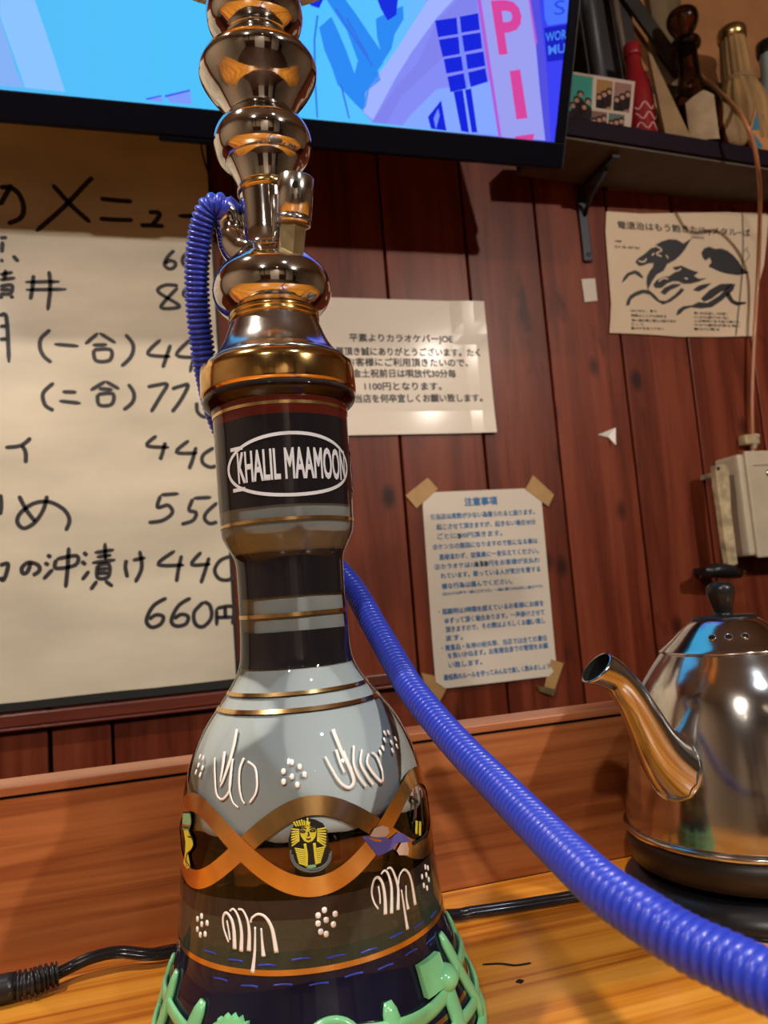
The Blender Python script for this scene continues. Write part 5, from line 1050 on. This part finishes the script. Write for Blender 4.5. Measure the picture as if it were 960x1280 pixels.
# scalloped shell tab
sv_ = [fpt(-30, .0290, .003)]
for i in range(25):
    a = PI*(-.08+1.16*i/24); rr_ = 1+.07*math.cos(i*PI)
    sv_.append(fpt(-30+9.5*rr_*math.cos(a), .0290+.0115*rr_*math.sin(a), .0030))
n_ = len(sv_); sv2 = [fpt(-30, .0290, .0006)]+[fpt(-30+9.5*(1+.07*math.cos(i*PI))*math.cos(PI*(-.08+1.16*i/24)), .0290+.0115*(1+.07*math.cos(i*PI))*math.sin(PI*(-.08+1.16*i/24)), .0006) for i in range(25)]
F_ = [(0, i+1, i+2) for i in range(24)]+[(n_, n_+i+2, n_+i+1) for i in range(24)]+[(i+1, n_+i+1, n_+i+2, i+2) for i in range(24)]
pydata('rubber_shell', sv_+sv2, F_, M['rubber'], hk)
# square tab with a round boss
def tab(thc, zc, w, h, name):
    V_ = []
    for off in (.0034, .0006):
        for i in range(5):
            for j in range(4):
                V_.append(fpt(thc-w/2+w*i/4, zc-h/2+h*j/3, off))
    F_ = []
    for i in range(4):
        for j in range(3):
            a = i*4+j; F_.append((a, a+4, a+5, a+1)); F_.append((a+20, a+21, a+25, a+24))
    for i in range(4): a = i*4; F_.append((a, a+20, a+24, a+4)); a += 3; F_.append((a, a+4, a+24, a+20))
    for j in range(3): F_.append((j, j+1, j+21, j+20)); a = 16+j; F_.append((a, a+20, a+21, a+1))
    return pydata(name, V_, F_, M['rubber'], hk)
tab(46, .0400, 13, .0120, 'rubber_tab')
bm = bmesh.new(); bmesh.ops.create_icosphere(bm, subdivisions=3, radius=.0065); me = bpy.data.meshes.new('rubber_boss'); bm.to_mesh(me); bm.free()
o = link('rubber_boss', me, M['rubber'], hk, smooth=True); o.location = fpt(53, .0350, .0); o.scale = (1.1, 1.1, .9)

# ---------------------------------------------------------------- kettle
KX, KY = .357, .441
kb = empty('kettle_stand', (KX, KY, 0), 'round black plastic power stand under the steel kettle', 'kettle stand')
lathe('base_disc', [(0, .0805), (.0015, .0820), (.007, .0815), (.013, .0765), (.0150, .0720), (.0155, .058)], M['black_plastic'], kb, 96, 1)
lathe('foot_ring', [(.0001, .0826), (.0018, .0830), (.0024, .0818)], M['black_gloss'], kb, 96, 1, cap0=False, cap1=False)
lathe('connector', [(.0155, .018), (.0180, .016), (.0185, .006)], M['black_matte'], kb, 32, 1)
kt = empty('electric_kettle', (KX, KY, .0187), 'shiny stainless steel electric kettle with long spout and black knob', 'kettle')
Z0 = .0187
def kz(l): return [(z-Z0, r) for z, r in l]
lathe('black_skirt', kz([(.0187, .060), (.0190, .0705), (.0210, .0755), (.030, .0768), (.0395, .0772)]), mat('dark_brown_plastic', (.018, .012, .010, 1), rough=.42), kt, 96, 1)
lathe('lower_rim', kz([(.0395, .0770), (.0397, .0785), (.0415, .0790), (.0430, .0784), (.0432, .0770)]), M['steel'], kt, 96, 1)
lathe('kettle_body', kz([(.0432, .0765), (.055, .0757), (.0756, .0726), (.095, .0684), (.115, .0632), (.1302, .0575), (.142, .0500), (.1500, .0440), (.1520, .0425)]), M['steel'], kt, 128, 5)
lathe('lid', kz([(.1512, .0415), (.1522, .0432), (.1535, .0430), (.1583, .0372), (.1634, .0315), (.1690, .0250), (.1715, .0215), (.1722, .0200)]), M['steel'], kt, 96, 3)
lathe('lid_seal', kz([(.1714, .0200), (.1722, .0206), (.1742, .0195), (.1750, .010)]), M['black_plastic'], kt, 48, 1)
lathe('knob', kz([(.1744, .0066), (.1765, .0058), (.1830, .0074), (.1880, .0088), (.1915, .0090), (.1945, .0080), (.1965, .0050), (.1970, .001)]), M['black_plastic'], kt, 40, 3)
# three vent holes on the camera-facing side of the lid
KA = math.atan2(-KY, -KX)
for k in (-1, 0, 1):
    a = KA + k*.30 + .05
    r_, z_ = .0325, .1622
    nrm = Vector((math.cos(a)*.67, math.sin(a)*.67, .74)).normalized()
    h_ = lathe('vent_hole', [(0, .0019), (.0004, .0019)], M['hole'], kt, 16, 1); h_.rotation_euler = nrm.to_track_quat('Z', 'Y').to_euler(); h_.location = Vector((math.cos(a)*r_, math.sin(a)*r_, z_-Z0))+nrm*.0004
    h2 = lathe('vent_ring', [(0, .0018), (.0006, .0020), (.0008, .0024), (0, .0027)], M['chrome'], kt, 20, 1, cap0=False, cap1=False); h2.rotation_euler = h_.rotation_euler; h2.location = h_.location
# spout
SA = R(197); sd = Vector((math.cos(SA), math.sin(SA), 0))
sp = [(.050, .0790), (.062, .0850), (.073, .0935), (.083, .1060), (.092, .1215), (.101, .1360), (.112, .1475), (.1265, .1545)]
rd = [.0230, .0205, .0165, .0132, .0112, .0098, .0088, .0082]
pth = catmull([(sd.x*r_, sd.y*r_, z-Z0) for r_, z in sp], 6)
rdd = [p.x for p in catmull([(q, 0, 0) for q in rd], 6)]
V_, F_ = tube_data(pth, rdd, 28)
F_ = F_[:-2]
# slant the mouth so it opens upward
nr = len(pth)
for k in range(28):
    for i in range(nr-8, nr):
        v_ = V_[i*28+k]; c_ = pth[i]; d_ = v_-c_
        w = (i-(nr-8))/7
        V_[i*28+k] = c_+d_ + sd*(-d_.z*.9*w)
inner_ = [pth[-1]+(V_[(nr-1)*28+k]-pth[-1])*.88 for k in range(28)]
b0 = len(V_); V_ += inner_
b1 = len(V_); V_ += [pth[-8]+(V_[(nr-8)*28+k]-pth[-8])*.85 for k in range(28)]
for k in range(28):
    k2 = (k+1) % 28; a = (nr-1)*28
    F_.append((a+k, a+k2, b0+k2, b0+k))
spo = pydata('spout', V_, F_, M['steel'], kt, smooth=True)
V2 = V_[b0:b0+28]+V_[b1:b1+28]; F2 = [(k, (k+1) % 28, 28+(k+1) % 28, 28+k) for k in range(28)]+[tuple(range(28, 56))]
pydata('spout_bore', V2, F2, M['hole'], spo, smooth=True)
# weld bead round the spout foot: where the spout meets the body
wp = []
for k in range(28):
    best = None
    for i in range(nr-1):
        p_ = V_[i*28+k]; rb_ = math.hypot(p_.x, p_.y); z_ = p_.z+Z0
        pr_ = [(.0432, .0765), (.055, .0757), (.0756, .0726), (.095, .0684), (.115, .0632), (.1302, .0575), (.142, .0500), (.1520, .0425)]
        rk = .0765
        for (za, ra), (zb, rb2) in zip(pr_, pr_[1:]):
            if za <= z_ <= zb: rk = ra+(rb2-ra)*(z_-za)/(zb-za)
        if rb_ >= rk: best = p_; break
    wp.append(best if best is not None else V_[k])
wv, wf_ = tube_data(wp+[wp[0]], .0011, 8)
pydata('spout_weld', wv, wf_, M['chrome'], kt, smooth=True)
# handle at the rear right (outside the frame)
ha = [( -sd.x*r_, -sd.y*r_, z-Z0) for r_, z in ((.045, .146), (.075, .160), (.105, .155), (.118, .120), (.112, .080), (.092, .052), (.074, .055))]
tube('handle', catmull(ha, 6), .0075, M['black_plastic'], kt, 16)

# ---------------------------------------------------------------- black power lead with plug
lead1 = [(0.256,0.4679,0.0042),(0.2264,0.4716,0.0042),(0.1996,0.4741,0.0042),(0.1738,0.4776,0.0042),(0.1586,0.48,0.0042)]
lead2 = [(-0.0124,0.5005,0.006),(-0.0371,0.5046,0.01),(-0.0525,0.5043,0.01),(-0.0632,0.5026,0.008),(-0.0705,0.4991,0.007)]
pl_ = empty('power_lead', (lead2[-1][0], lead2[-1][1], 0), 'black twin power lead running behind the vase, with ribbed plug at left', 'cable')
KP = (KX-.078, KY+.010, .0042)
full = [KP]+lead1+[(.10, .505, .0042), (.03, .512, .0045)]+lead2
for s_ in (-1, 1):
    pth_ = catmull(full, 8)
    o = tube('cord', [p+Vector((0, s_*.0019, s_*.0004)) for p in pth_], .0024, M['black_gloss'], pl_, 10); o.location = -pl_.location
rel = [(-0.0702,0.4966,0.008),(-0.077,0.4948,0.008),(-0.0836,0.4921,0.008),(-0.0908,0.4916,0.008)]
rp_ = catmull(rel, 16); L_ = len(rp_)
o = tube('strain_relief', rp_, [(.0065 if (i//3) % 2 == 0 else .0048)+.0012*i/L_ for i in range(L_)], M['black_plastic'], pl_, 16); o.location = -pl_.location
pb = Vector(rel[-1]); dr = (Vector(rel[-1])-Vector(rel[-2])).normalized(); dr.z = 0
o = tube('plug_body', [pb+dr*(.0)+Vector((0, 0, 0)), pb+dr*.004, pb+dr*.020, pb+dr*.032, pb+dr*.036], [.0075, .0079, .0079, .0079, .0060], M['black_plastic'], pl_, 8); o.location = -pl_.location
